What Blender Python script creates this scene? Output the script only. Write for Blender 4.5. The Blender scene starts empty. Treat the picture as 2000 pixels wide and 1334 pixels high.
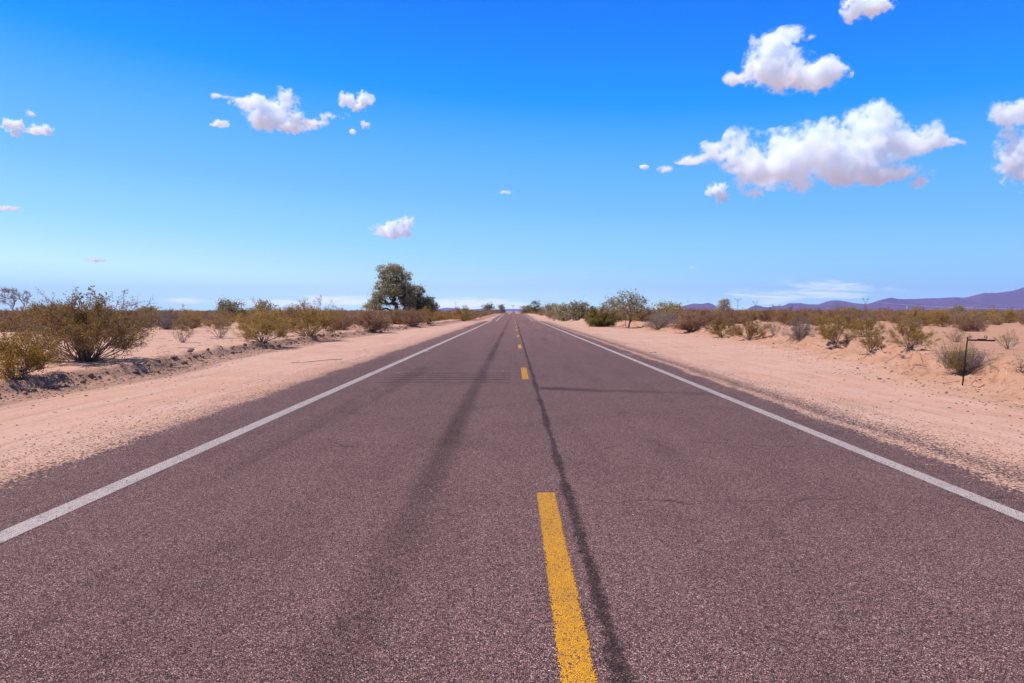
import bpy, math, random
import numpy as np
from mathutils import Vector, Matrix

R = math.radians
scene = bpy.context.scene
COL = scene.collection

# ------------------------------------------------------------------ helpers
def new_obj(name, V, F, mat=None, parent=None, smooth=False, loc=None):
    """one mesh object from vertex array V and face list F (F: int array (n,k) or list of such)"""
    me = bpy.data.meshes.new(name)
    V = np.asarray(V, dtype=np.float32)
    Fs = F if isinstance(F, list) else [F]
    Fs = [np.asarray(f, dtype=np.int32) for f in Fs if len(f)]
    me.vertices.add(len(V)); me.vertices.foreach_set('co', V.ravel())
    nl = sum(f.size for f in Fs); npoly = sum(len(f) for f in Fs)
    me.loops.add(nl); me.polygons.add(npoly)
    me.loops.foreach_set('vertex_index', np.concatenate([f.ravel() for f in Fs]))
    tot = np.concatenate([np.full(len(f), f.shape[1], np.int32) for f in Fs])
    st = np.concatenate([[0], np.cumsum(tot)[:-1]]).astype(np.int32)
    me.polygons.foreach_set('loop_start', st)
    me.polygons.foreach_set('loop_total', tot)
    if smooth:
        me.polygons.foreach_set('use_smooth', np.ones(npoly, bool))
    me.update(); me.validate()
    o = bpy.data.objects.new(name, me)
    if mat: me.materials.append(mat)
    COL.objects.link(o)
    if parent: o.parent = parent
    if loc is not None: o.location = loc
    return o

def tag(o, label=None, cat=None, group=None, kind=None):
    if label: o['label'] = label
    if cat: o['category'] = cat
    if group: o['group'] = group
    if kind: o['kind'] = kind
    return o

def empty(name, loc, label, cat, group=None, rz=0.0, sc=1.0):
    o = bpy.data.objects.new(name, None)
    COL.objects.link(o)
    o.location = loc; o.rotation_euler = (0, 0, rz)
    o.scale = sc if isinstance(sc, (tuple, list)) else (sc, sc, sc)
    o.empty_display_size = 0.2
    return tag(o, label, cat, group)

def hash2(ix, iy, seed):
    h = (ix.astype(np.int64) * 374761393 + iy.astype(np.int64) * 668265263 + seed * 974711) & 0x7fffffff
    h = ((h ^ (h >> 13)) * 1274126177) & 0x7fffffff
    h = (h ^ (h >> 16)) & 0x7fffffff
    return h / float(0x7fffffff)

def vnoise(x, y, seed=0):
    x = np.asarray(x, float); y = np.asarray(y, float)
    ix = np.floor(x); iy = np.floor(y)
    fx = x - ix; fy = y - iy
    fx = fx * fx * (3 - 2 * fx); fy = fy * fy * (3 - 2 * fy)
    a = hash2(ix, iy, seed); b = hash2(ix + 1, iy, seed)
    c = hash2(ix, iy + 1, seed); d = hash2(ix + 1, iy + 1, seed)
    return (a + (b - a) * fx) * (1 - fy) + (c + (d - c) * fx) * fy

def fbm(x, y, seed=0, octv=4):
    s = 0; a = 0.5; t = 0
    for i in range(octv):
        s = s + a * vnoise(x * 2 ** i, y * 2 ** i, seed + i * 17); t += a; a *= 0.5
    return s / t - 0.5

def sstep(a, b, x):
    t = np.clip((x - a) / (b - a), 0, 1)
    return t * t * (3 - 2 * t)

class MB:
    """collects tubes and quads into one mesh"""
    def __init__(self): self.V = []; self.F4 = []; self.F3 = []; self.n = 0
    def add(self, V, F):
        V = np.asarray(V, float); F = np.asarray(F, int)
        (self.F4 if F.shape[1] == 4 else self.F3).append(F + self.n)
        self.V.append(V); self.n += len(V)
    def tube(self, P, rad, k=4, cap=True):
        P = np.asarray(P, float); n = len(P)
        rad = np.broadcast_to(np.asarray(rad, float), (n,))
        T = np.gradient(P, axis=0); T /= (np.linalg.norm(T, axis=1, keepdims=True) + 1e-9)
        ref = np.array([0.31, 0.17, 0.93]) if abs(T[0][2]) < 0.85 else np.array([0.95, 0.2, 0.1])
        A = np.cross(T, ref); A /= (np.linalg.norm(A, axis=1, keepdims=True) + 1e-9)
        B = np.cross(T, A)
        ang = np.arange(k) / k * 2 * np.pi
        V = (P[:, None, :] + rad[:, None, None] * (np.cos(ang)[None, :, None] * A[:, None, :] + np.sin(ang)[None, :, None] * B[:, None, :])).reshape(-1, 3)
        i = np.arange(n - 1)[:, None] * k; j = np.arange(k)[None, :]; j2 = (j + 1) % k
        F = np.stack([i + j, i + j2, i + k + j2, i + k + j], -1).reshape(-1, 4)
        self.add(V, F)
        if cap and k == 4:
            self.F4.append(np.array([[3, 2, 1, 0]]) + self.n - len(V))
            self.F4.append(np.array([[0, 1, 2, 3]]) + self.n - k)
        elif cap and k > 4:
            b = self.n - len(V)
            self.F3.append(np.array([[b, b + q + 1, b + q] for q in range(1, k - 1)]))
            b = self.n - k
            self.F3.append(np.array([[b, b + q, b + q + 1] for q in range(1, k - 1)]))
    def box(self, c, s, rot=None):
        c = np.asarray(c, float); s = np.asarray(s, float) / 2
        V = np.array([[x, y, z] for x in (-1, 1) for y in (-1, 1) for z in (-1, 1)]) * s
        if rot is not None: V = V @ np.asarray(rot).T
        self.add(V + c, np.array([[0, 1, 3, 2], [4, 6, 7, 5], [0, 4, 5, 1], [2, 3, 7, 6], [0, 2, 6, 4], [1, 5, 7, 3]]))
    def leaves(self, C, size, rng, elong=1.8, up=0.0):
        """random little leaf quads at centres C"""
        C = np.asarray(C, float); n = len(C)
        if n == 0: return
        a = rng.normal(size=(n, 3)); a[:, 2] += up; a /= np.linalg.norm(a, axis=1, keepdims=True)
        b = np.cross(a, rng.normal(size=(n, 3))); b /= np.linalg.norm(b, axis=1, keepdims=True)
        s = np.asarray(size, float) * rng.uniform(0.6, 1.35, n)
        a *= (s * elong / 2)[:, None]; b *= (s / 2)[:, None]
        V = np.stack([C - a, C + b * 0.9 - a * 0.1, C + a, C - b * 0.9 + a * 0.1], 1).reshape(-1, 3)
        self.add(V, np.arange(4 * n).reshape(-1, 4))
    def arrays(self):
        V = np.concatenate(self.V)
        Fs = []
        if self.F4: Fs.append(np.concatenate(self.F4))
        if self.F3: Fs.append(np.concatenate(self.F3))
        return V, Fs
    def build(self, name, mat, parent=None, smooth=False, loc=None):
        V, F = self.arrays()
        return new_obj(name, V, F, mat, parent, smooth, loc)

# ---- node helper
class NT:
    def __init__(self, tree): self.t = tree; self.n = tree.nodes; self.l = tree.links
    def node(self, typ, **kw):
        nd = self.n.new(typ)
        for k, v in kw.items(): setattr(nd, k, v)
        return nd
    def put(self, sock, v):
        if isinstance(v, bpy.types.NodeSocket): self.l.new(v, sock)
        elif v is not None:
            if sock.type == 'RGBA' and hasattr(v, '__len__') and len(v) == 3: v = (*v, 1)
            sock.default_value = v
    def math(self, op, a, b=None, c=None, clamp=False):
        nd = self.node('ShaderNodeMath', operation=op, use_clamp=clamp)
        for s, v in zip(nd.inputs, (a, b, c)): self.put(s, v)
        return nd.outputs[0]
    def vm(self, op, a, b=None, scale=None):
        nd = self.node('ShaderNodeVectorMath', operation=op)
        self.put(nd.inputs[0], a)
        if b is not None: self.put(nd.inputs[1], b)
        if scale is not None: self.put(nd.inputs['Scale'], scale)
        return nd.outputs['Value'] if op in ('LENGTH', 'DOT_PRODUCT', 'DISTANCE') else nd.outputs[0]
    def mix(self, f, a, b, blend='MIX'):
        nd = self.node('ShaderNodeMix', data_type='RGBA', blend_type=blend)
        self.put(nd.inputs['Factor'], f); self.put(nd.inputs[6], a); self.put(nd.inputs[7], b)
        return nd.outputs[2]
    def ss(self, x, a, b, lo=0.0, hi=1.0):
        nd = self.node('ShaderNodeMapRange', interpolation_type='SMOOTHSTEP')
        self.put(nd.inputs['Value'], x); self.put(nd.inputs['From Min'], a); self.put(nd.inputs['From Max'], b)
        self.put(nd.inputs['To Min'], lo); self.put(nd.inputs['To Max'], hi)
        return nd.outputs[0]
    def lin(self, x, a, b, lo=0.0, hi=1.0):
        nd = self.node('ShaderNodeMapRange')
        self.put(nd.inputs['Value'], x); self.put(nd.inputs['From Min'], a); self.put(nd.inputs['From Max'], b)
        self.put(nd.inputs['To Min'], lo); self.put(nd.inputs['To Max'], hi)
        return nd.outputs[0]
    def noise(self, vec, scale, detail=3, rough=0.55, dist=0.0):
        nd = self.node('ShaderNodeTexNoise')
        self.put(nd.inputs['Vector'], vec); self.put(nd.inputs['Scale'], scale); self.put(nd.inputs['Detail'], detail)
        self.put(nd.inputs['Roughness'], rough); self.put(nd.inputs['Distortion'], dist)
        return nd.outputs[0]
    def vor(self, vec, scale, feature='F1', rand=1.0):
        nd = self.node('ShaderNodeTexVoronoi', feature=feature)
        self.put(nd.inputs['Vector'], vec); self.put(nd.inputs['Scale'], scale); self.put(nd.inputs['Randomness'], rand)
        return nd
    def ramp(self, f, stops, interp='LINEAR'):
        nd = self.node('ShaderNodeValToRGB'); cr = nd.color_ramp; cr.interpolation = interp
        while len(cr.elements) > 1: cr.elements.remove(cr.elements[-1])
        cr.elements[0].position = stops[0][0]; cr.elements[0].color = (*stops[0][1], 1)
        for p, c in stops[1:]:
            e = cr.elements.new(p); e.color = (*c, 1)
        self.put(nd.inputs[0], f)
        return nd.outputs[0]

def material(name):
    m = bpy.data.materials.new(name); m.use_nodes = True
    m.node_tree.nodes.clear()
    nt = NT(m.node_tree)
    out = nt.node('ShaderNodeOutputMaterial')
    return m, nt, out

def principled(nt, out, color, rough=0.8, bump=None, bump_strength=0.5, bump_dist=0.01, spec=0.3, metallic=0.0):
    b = nt.node('ShaderNodeBsdfPrincipled')
    nt.put(b.inputs['Base Color'], color); nt.put(b.inputs['Roughness'], rough)
    nt.put(b.inputs['Specular IOR Level'], spec); nt.put(b.inputs['Metallic'], metallic)
    if bump is not None:
        bp = nt.node('ShaderNodeBump'); nt.put(bp.inputs['Strength'], bump_strength); nt.put(bp.inputs['Distance'], bump_dist)
        nt.put(bp.inputs['Height'], bump); nt.l.new(bp.outputs[0], b.inputs['Normal'])
    nt.l.new(b.outputs[0], out.inputs['Surface'])
    return b

# ------------------------------------------------------------------ camera
FPX = 1280.0; CAMH = 1.52
PITCH = math.atan((667 - 608) / FPX); YAW = math.atan(3 / FPX)
cam = bpy.data.cameras.new('camera'); cam.sensor_width = 36; cam.lens = 36 * FPX / 2000
cam.clip_start = 0.05; cam.clip_end = 120000
camo = bpy.data.objects.new('camera', cam); COL.objects.link(camo)
camo.location = (0, 0, CAMH); camo.rotation_euler = (math.pi / 2 - PITCH, 0, YAW)
scene.camera = camo
CM = camo.rotation_euler.to_matrix()

def direction(px, py):
    d = CM @ Vector(((px - 1000) / FPX, (667 - py) / FPX, -1.0))
    return np.array(d / d.y)                 # per metre of forward distance

# ------------------------------------------------------------------ terrain functions
RP_Y = [-60, 0, 60, 85, 100, 108, 118, 126, 140, 180, 220, 250, 300, 400, 540, 700, 1000, 1600, 3000]
RP_Z = [0, 0, 0.0, 0.02, 0.015, -0.03, -0.42, -0.50, -0.30, 0.05, 0.28, 0.36, 0.35, 0.0, -0.62, -2.2, -2.6, -1.5, 0]
_yy = np.arange(-60, 3001, 2.0)
_zz = np.interp(_yy, RP_Y, RP_Z)
_k = np.exp(-np.linspace(-2, 2, 9) ** 2); _k /= _k.sum()
_zz = np.convolve(np.pad(_zz, 4, 'edge'), _k, 'valid')
def road_z(y): return np.interp(y, _yy, _zz)
def foot_left(y):
    return np.interp(y, [0, 9, 13, 15.3, 17.5, 21, 24, 30, 39, 43, 60, 76, 100, 130, 200, 300, 800], [-9.3, -9.4, -9.4, -9.27, -9.46, -10.1, -10.3, -10.5, -10.6, -10.3, -10.0, -8.8, -8.2, -7.6, -6.6, -6.0, -6.0]) + 0.35 * fbm(np.asarray(y) * 0.45, np.asarray(y) * 0 + 3.1, 5, 3)
def foot_right(y):
    return np.interp(y, [0, 9, 13, 20, 30, 42, 57, 95, 130, 300, 800], [7.8, 8.4, 9.0, 10.6, 12.0, 12.6, 11.8, 9.8, 8.0, 6.4, 6.0]) + 0.9 * fbm(np.asarray(y) * 0.4, np.asarray(y) * 0 + 7.7, 9, 4)

def ground_h(x, y):
    x = np.asarray(x, float); y = np.asarray(y, float)
    ax = np.abs(x)
    fall = 1 - sstep(40, 260, ax)
    h = road_z(y) * fall
    yc = np.clip(y, -20, 700)
    fl = foot_left(yc); fr = foot_right(yc)
    dl = fl - x           # >0 beyond the left cut
    dr = x - fr
    # shoulders: a slight hollow, ruts along the road
    sh = -0.03 - 0.035 * sstep(5, 7.5, ax) + 0.012 * fbm(x * 3.0, y * 0.12, 21, 3) * sstep(4.9, 5.6, ax)
    # left cut bank
    lump = fbm(x * 1.6, y * 1.6, 31, 4); crumb = fbm(x * 2.6, y * 2.6, 37, 3)
    fine = fbm(x * 5, y * 5, 33, 3)
    bl = 0.17 * sstep(-0.12, 0.20, dl + 0.25 * lump + 0.5 * crumb) + 0.05 * sstep(0.3, 6, dl) + 0.05 * sstep(-1.0, -0.1, dl) \
        + 0.24 * np.exp(-((dl - 0.15) / 0.45) ** 2) * np.clip(crumb + fine * 0.8, -0.3, 0.6)
    bl = bl + (0.06 * fbm(x * 0.22, y * 0.22, 41, 3) + 0.03 * fine) * sstep(0.3, 3, dl)
    # right bank: an eroded slope with a broken lip
    br = 0.12 * sstep(-0.6, 1.4, dr) + 0.23 * sstep(0.9, 1.4, dr + 1.6 * lump + 0.8 * crumb) + 0.02 * sstep(2, 9, dr)
    slope = sstep(-0.6, 0.4, dr) * (1 - sstep(2.2, 3.2, dr))
    br = br + slope * (0.20 * np.abs(fbm(x * 1.2 + y * 0.5, y * 1.2, 51, 4)) + 0.18 * fine + 0.30 * crumb)
    br = br + (0.07 * fbm(x * 0.2, y * 0.2, 61, 3) + 0.02 * fine) * sstep(1.5, 4, dr)
    far = sstep(60, 400, ax) * 0.3 * fbm(x * 0.01, y * 0.01, 71, 3)
    under = -0.055 * (1 - sstep(4.86, 4.95, ax)) * (y < 820)
    keep = 1 - sstep(500, 800, y)
    return h + sh * (1 - sstep(0, 0.4, dl)) * (1 - sstep(0, 0.6, dr)) + (bl + br) * (0.35 + 0.65 * keep) + far + under

def hit(px, py, ymax=1500):
    """where the line of sight through a photo pixel meets the ground"""
    d = direction(px, py)
    ys = 2.0 * 1.004 ** np.arange(0, 1700); ys = ys[ys < ymax]
    P = d[None, :] * ys[:, None]; P[:, 2] += CAMH
    g = ground_h(P[:, 0], P[:, 1])
    k = np.nonzero(P[:, 2] < g)[0]
    i = k[0] if len(k) else len(ys) - 1
    return np.array([P[i, 0], P[i, 1], float(ground_h(P[i, 0], P[i, 1]))])
def at(px, D):
    d = direction(px, 608)
    x = d[0] * D
    return np.array([x, D, float(ground_h(x, D))])

# ------------------------------------------------------------------ world
SUN_EL, SUN_AZ = 64.0, -104.0          # azimuth clockwise from +Y (the way the road runs): the sun stands to the left
world = bpy.data.worlds.new('World'); scene.world = world; world.use_nodes = True
world.node_tree.nodes.clear(); w = NT(world.node_tree)
wo = w.node('ShaderNodeOutputWorld'); bg = w.node('ShaderNodeBackground'); w.l.new(bg.outputs[0], wo.inputs[0])
bg.inputs['Strength'].default_value = 0.1
sky = w.node('ShaderNodeTexSky', sky_type='NISHITA'); sky.sun_disc = False
sky.sun_elevation = R(SUN_EL); sky.sun_rotation = R(SUN_AZ); sky.altitude = 300; sky.air_density = 1.0; sky.dust_density = 0.4; sky.ozone_density = 2.5
tc = w.node('ShaderNodeTexCoord'); sep = w.node('ShaderNodeSeparateXYZ'); w.l.new(tc.outputs['Generated'], sep.inputs[0])
el = w.math('DIVIDE', w.math('ARCSINE', sep.outputs['Z']), math.pi / 2)
# deeper blue to the right (away from the sun), paler to the left
side = w.math('MULTIPLY', sep.outputs['X'], 0.045)
el2 = w.math('ADD', el, side)
def e(y): return math.degrees(math.atan((608 - y) / FPX)) / 90
def half(c): return tuple(q / 2 for q in c)          # ramp holds half values; scaled up below
deep = w.ramp(el2, [(0.0, half((0.76, 1.20, 1.16))), (e(580), half((0.74, 1.17, 1.14))), (e(540), half((0.52, 0.94, 1.12))), (e(500), half((0.36, 0.80, 1.08))), (e(400), half((0.185, 0.58, 1.05))), (e(290), half((0.085, 0.455, 1.04))),
                    (e(200), half((0.0, 0.335, 1.03))), (e(90), half((0.0, 0.25, 1.02))), (e(0), half((0.0, 0.205, 0.97))), (0.38, half((0.03, 0.15, 0.50))), (0.55, half((0.04, 0.11, 0.32))), (1.0, half((0.04, 0.10, 0.25)))])
skyc = w.mix(0.995, sky.outputs[0], w.vm('SCALE', deep, scale=17.5))
# low banks of thin far cloud above the horizon
u = w.math('DIVIDE', sep.outputs['X'], w.math('MAXIMUM', sep.outputs['Y'], 0.05))
v = w.math('DIVIDE', sep.outputs['Z'], w.math('MAXIMUM', sep.outputs['Y'], 0.05))
cv = w.node('ShaderNodeCombineXYZ'); w.put(cv.inputs[0], w.math('MULTIPLY', u, 14.0)); w.put(cv.inputs[1], w.math('MULTIPLY', v, 110.0))
n1 = w.noise(cv.outputs[0], 1.0, 6, 0.6, 0.4)
def hump(x, c, s): return w.math('POWER', 2.718, w.math('MULTIPLY', w.math('POWER', w.math('DIVIDE', w.math('SUBTRACT', x, c), s), 2.0), -1.0))
band = None
for (cx, cy, sx, sy, amp) in [(540, 592, 130, 9, 0.9), (660, 587, 90, 11, 1.15), (905, 592, 110, 10, 1.25), (1000, 597, 70, 9, 0.9), (1620, 566, 110, 17, 0.85), (1500, 578, 70, 16, 0.8), (370, 586, 60, 7, 0.8), (1340, 600, 200, 8, 0.4), (190, 596, 180, 8, 0.5)]:
    g = w.math('MULTIPLY', hump(u, (cx - 1003) / FPX, sx / FPX), w.math('MULTIPLY', hump(v, (608 - cy) / FPX, sy / FPX), amp))
    band = g if band is None else w.math('MAXIMUM', band, g)
cf = w.math('MULTIPLY', w.math('MULTIPLY', w.ss(w.math('ADD', band, w.math('MULTIPLY', w.math('SUBTRACT', n1, 0.5), 2.6)), 0.15, 1.15), 0.78), w.ss(band, 0.03, 0.30))
front = w.ss(sep.outputs['Y'], 0.05, 0.3)
skyc = w.mix(w.math('MULTIPLY', cf, front), skyc, (13.5, 14.0, 14.0))
w.l.new(skyc, bg.inputs['Color'])

sun = bpy.data.lights.new('sun', 'SUN'); sun.energy = 5.0; sun.angle = R(0.53); sun.color = (1.0, 0.925, 0.83)
suno = bpy.data.objects.new('sun', sun); COL.objects.link(suno)
sd = Vector((math.sin(R(SUN_AZ)) * math.cos(R(SUN_EL)), math.cos(R(SUN_AZ)) * math.cos(R(SUN_EL)), math.sin(R(SUN_EL))))
suno.rotation_euler = sd.to_track_quat('Z', 'Y').to_euler(); suno.location = (-30, 0, 40)

# ------------------------------------------------------------------ materials
def road_and_sand(name):
    """desert sand, with the chip-seal road surface where the road runs"""
    m, nt, out = material(name)
    tc = nt.node('ShaderNodeTexCoord'); P = tc.outputs['Object']
    s = nt.node('ShaderNodeSeparateXYZ'); nt.l.new(P, s.inputs[0]); X, Y = s.outputs[0], s.outputs[1]
    def stretched(sx, sy):
        c = nt.node('ShaderNodeCombineXYZ'); nt.put(c.inputs[0], nt.math('MULTIPLY', X, sx)); nt.put(c.inputs[1], nt.math('MULTIPLY', Y, sy)); return c.outputs[0]
    flat = stretched(1, 1)
    # --- sand
    nb = nt.noise(flat, 0.12, 4, 0.6); nm = nt.noise(flat, 1.1, 4, 0.6); nf = nt.noise(flat, 14, 4, 0.65); ng = nt.noise(flat, 130, 2, 0.6)
    streak = nt.noise(stretched(2.6, 0.10), 1.0, 5, 0.62)
    streak2 = nt.noise(stretched(9.0, 0.22), 1.0, 3, 0.6)
    c = nt.mix(nt.ss(nb, 0.35, 0.65), (0.530, 0.300, 0.212), (0.560, 0.343, 0.264))
    c = nt.mix(nt.ss(nm, 0.40, 0.72, 0, 0.55), c, (0.42, 0.230, 0.152))
    aX = nt.math('ABSOLUTE', X)
    shoulder = nt.math('MULTIPLY', nt.ss(aX, 4.6, 5.4), nt.ss(aX, 8.5, 10.5, 1, 0))
    c = nt.mix(nt.math('MULTIPLY', shoulder, nt.ss(streak, 0.42, 0.62, 0, 0.7)), c, (0.545, 0.350, 0.278))
    c = nt.mix(nt.math('MULTIPLY', shoulder, nt.ss(streak2, 0.52, 0.66, 0, 0.45)), c, (0.31, 0.19, 0.145))
    c = nt.mix(nt.ss(nf, 0.42, 0.72, 0, 0.50), c, (0.30, 0.17, 0.12))
    c = nt.mix(nt.ss(ng, 0.46, 0.72, 0, 0.55), c, (0.24, 0.14, 0.11))
    za = nt.node('ShaderNodeAttribute', attribute_name='zone'); zs = nt.node('ShaderNodeSeparateColor'); nt.l.new(za.outputs['Color'], zs.inputs[0])
    berm, bank = zs.outputs[0], zs.outputs[1]
    nc = nt.noise(flat, 3.2, 5, 0.68)
    nearbank = nt.math('MULTIPLY', bank, nt.ss(Y, 60, 90, 1, 0))
    c = nt.mix(nt.math('MULTIPLY', nearbank, nt.ss(nm, 0.3, 0.6, 0.30, 0.80)), c, (0.400, 0.205, 0.125))
    c = nt.mix(nt.math('MULTIPLY', nearbank, nt.ss(nc, 0.50, 0.66, 0.0, 0.75)), c, (0.25, 0.125, 0.080))
    c = nt.mix(nt.math('MULTIPLY', berm, nt.ss(nc, 0.30, 0.62, 0.35, 0.95)), c, (0.285, 0.160, 0.115))
    c = nt.mix(nt.ss(nt.noise(flat, 0.45, 5, 0.65), 0.52, 0.70, 0.0, 0.45), c, (0.36, 0.205, 0.140))
    # small stones strewn over the sand
    vs = nt.vor(flat, 26.0); vr = nt.node('ShaderNodeSeparateColor'); nt.l.new(vs.outputs['Color'], vr.inputs[0])
    dens = nt.math('ADD', nt.ss(nt.noise(flat, 0.7, 3, 0.6), 0.38, 0.68, 0.06, 0.36), nt.math('MULTIPLY', berm, 0.30))
    stone = nt.math('MULTIPLY', nt.math('LESS_THAN', vr.outputs[0], dens), nt.ss(vs.outputs['Distance'], 0.20, 0.34, 1, 0))
    stc = nt.mix(vr.outputs[1], (0.17, 0.11, 0.095), (0.62, 0.50, 0.44))
    c = nt.mix(nt.math('MULTIPLY', stone, 0.85), c, stc)
    sand_h = nt.math('ADD', nt.math('ADD', nt.math('MULTIPLY', nf, 0.9), nt.math('MULTIPLY', nt.math('MULTIPLY', nc, nt.math('ADD', nearbank, berm)), 9.0)), nt.math('ADD', nt.math('MULTIPLY', ng, 0.25), nt.math('ADD', nt.math('MULTIPLY', stone, 0.30), nt.math('MULTIPLY', nt.math('MULTIPLY', streak2, shoulder), 0.6))))
    # --- chip seal
    v1 = nt.vor(flat, 118.0); ve = nt.vor(flat, 118.0, 'DISTANCE_TO_EDGE')
    rc = nt.node('ShaderNodeSeparateColor'); nt.l.new(v1.outputs['Color'], rc.inputs[0])
    chip = nt.ramp(rc.outputs[0], [(0.0, (0.120, 0.068, 0.067)), (0.3, (0.275, 0.150, 0.144)), (0.6, (0.415, 0.222, 0.205)), (0.85, (0.54, 0.298, 0.262)), (0.96, (0.58, 0.37, 0.31)), (1.0, (0.72, 0.55, 0.48))])
    gap = nt.ss(ve.outputs['Distance'], 0.02, 0.20, 0.0, 1.0)
    vb2 = nt.vor(flat, 52.0); r2 = nt.node('ShaderNodeSeparateColor'); nt.l.new(vb2.outputs['Color'], r2.inputs[0])
    chip = nt.mix(nt.math('MULTIPLY', nt.math('GREATER_THAN', r2.outputs[0], 0.72), 0.45), chip, nt.mix(r2.outputs[1], (0.09, 0.052, 0.052), (0.46, 0.27, 0.225)))
    a = nt.mix(gap, (0.030, 0.017, 0.020), chip)
    pat = nt.noise(flat, 0.9, 5, 0.62); pat2 = nt.noise(stretched(1.3, 0.09), 1.0, 4, 0.6); pat3 = nt.noise(flat, 7, 3, 0.6)
    dark = nt.math('ADD', nt.ss(pat, 0.38, 0.75, 0, 0.20), nt.math('ADD', nt.ss(pat2, 0.46, 0.70, 0, 0.18), nt.ss(pat3, 0.5, 0.8, 0, 0.18)))
    def strip(coord, c0, half, soft):
        return nt.ss(nt.math('ABSOLUTE', nt.math('SUBTRACT', coord, c0)), half, half + soft, 1, 0)
    wob = nt.math('ADD', nt.math('MULTIPLY', nt.math('SUBTRACT', nt.noise(stretched(0.0, 0.55), 1.0, 3), 0.5), 0.06),
                  nt.math('MULTIPLY', nt.math('SUBTRACT', nt.noise(flat, 16, 2), 0.5), 0.10))
    Xw = nt.math('ADD', X, wob)
    n_al = nt.noise(stretched(0.4, 0.16), 1.0, 3, 0.6)
    # oily wheel path in the left lane, fainter ones in the right lane
    wp = nt.math('MULTIPLY', strip(Xw, -0.76, 0.03, 0.17), nt.math('MULTIPLY', nt.ss(n_al, 0.30, 0.62, 0.30, 0.66), nt.ss(Y, 2.5, 8.5, 0.50, 1.0)))
    wp2 = nt.math('MULTIPLY', strip(Xw, 1.68, 0.02, 0.25), nt.ss(n_al, 0.45, 0.62, 0.0, 0.40))
    wp3 = nt.math('MULTIPLY', strip(Xw, -2.45, 0.05, 0.45), nt.ss(pat2, 0.45, 0.62, 0.0, 0.25))
    # ragged tar seam beside the yellow dashes
    tar_w = nt.ss(nt.noise(stretched(0.0, 0.7), 1.0, 3), 0.35, 0.65, 0.0, 0.028)
    tar = nt.math('MULTIPLY', nt.ss(nt.math('SUBTRACT', nt.math('ABSOLUTE', nt.math('SUBTRACT', Xw, 0.455)), tar_w), 0.0, 0.045, 1, 0), nt.ss(pat3, 0.25, 0.55, 0.40, 0.95))
    # rumble grooves across the left lane
    Yj = nt.math('ADD', Y, nt.math('MULTIPLY', nt.math('SUBTRACT', nt.noise(flat, 6, 3), 0.5), 0.10))
    fr = nt.math('FRACT', nt.math('DIVIDE', nt.math('SUBTRACT', Yj, 13.95), 0.52))
    rum = nt.math('MULTIPLY', nt.math('MULTIPLY', nt.ss(fr, 0.20, 0.34, 1, 0), nt.math('MULTIPLY', nt.math('GREATER_THAN', Y, 13.93), nt.math('LESS_THAN', Y, 16.5))),
                  nt.math('MULTIPLY', nt.ss(X, -3.25, -2.5), nt.ss(X, -0.12, 0.0, 1, 0)))
    rum = nt.math('MULTIPLY', rum, nt.ss(nt.noise(flat, 2.6, 3), 0.25, 0.6, 0.30, 0.90))
    # crack seal across the right lane and hairline cracks
    Yc = nt.math('ADD', nt.math('ADD', Y, nt.math('MULTIPLY', X, 0.28)), nt.math('MULTIPLY', nt.math('SUBTRACT', nt.noise(flat, 1.6, 3), 0.5), 0.5))
    cs = nt.math('MULTIPLY', nt.math('MULTIPLY', strip(Yc, 13.05, 0.10, 0.25), nt.math('MULTIPLY', nt.ss(X, 0.4, 0.6), nt.ss(X, 3.2, 4.3, 1, 0))), nt.ss(X, 0.5, 2.6, 0.75, 0.30))
    cr = nt.math('MULTIPLY', strip(nt.math('ADD', nt.math('ADD', Y, nt.math('MULTIPLY', X, -0.05)), nt.math('MULTIPLY', nt.math('SUBTRACT', nt.noise(flat, 1.3, 4), 0.5), 0.8)), 5.1, 0.004, 0.022),
                 nt.math('MULTIPLY', nt.ss(nt.noise(flat, 1.0, 2), 0.44, 0.54, 0, 0.6), nt.ss(X, 0.6, 0.8)))
    cr2 = nt.math('MULTIPLY', strip(nt.math('ADD', Y, nt.math('MULTIPLY', nt.math('SUBTRACT', nt.noise(flat, 0.8, 4), 0.5), 1.8)), 7.4, 0.0, 0.04),
                  nt.ss(nt.noise(flat, 1.4, 2), 0.46, 0.56, 0, 0.55))
    tot = dark
    for q in (wp, wp2, wp3): tot = nt.math('ADD', tot, q)
    tot = nt.math('MINIMUM', tot, 0.8)
    a = nt.mix(tot, a, nt.vm('SCALE', a, scale=0.34))
    blk = nt.math('MAXIMUM', tar, nt.math('MAXIMUM', rum, nt.math('MAXIMUM', cs, nt.math('MAXIMUM', cr, cr2))))
    blk = nt.math('MULTIPLY', blk, nt.math('ADD', 0.66, nt.math('MULTIPLY', rc.outputs[2], 0.6)), clamp=True)
    a = nt.mix(nt.math('MINIMUM', blk, 0.95), a, nt.vm('ADD', nt.vm('SCALE', a, scale=0.13), (0.012, 0.008, 0.009)))
    # --- where the chips give way to sand
    ew = nt.math('ADD', nt.math('MULTIPLY', nt.math('SUBTRACT', nt.noise(flat, 0.8, 4, 0.6), 0.5), 0.55), nt.math('MULTIPLY', nt.math('SUBTRACT', nt.noise(flat, 5, 3), 0.5), 0.25))
    Xl = nt.math('ADD', X, ew)
    left = nt.ramp(nt.lin(Xl, -6.4, -4.2), [(0.0, (0, 0, 0)), (0.42, (0.05,) * 3), (0.66, (0.16,) * 3), (0.82, (0.45,) * 3), (0.90, (0.95,) * 3), (1.0, (1, 1, 1))])
    right = nt.ramp(nt.lin(Xl, 4.0, 6.2), [(0.0, (1, 1, 1)), (0.13, (0.97,) * 3), (0.19, (0.30,) * 3), (0.25, (0.38,) * 3), (0.31, (0.72,) * 3), (0.40, (0.50,) * 3), (0.55, (0.12,) * 3), (0.8, (0.03,) * 3), (1.0, (0, 0, 0))])
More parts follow.
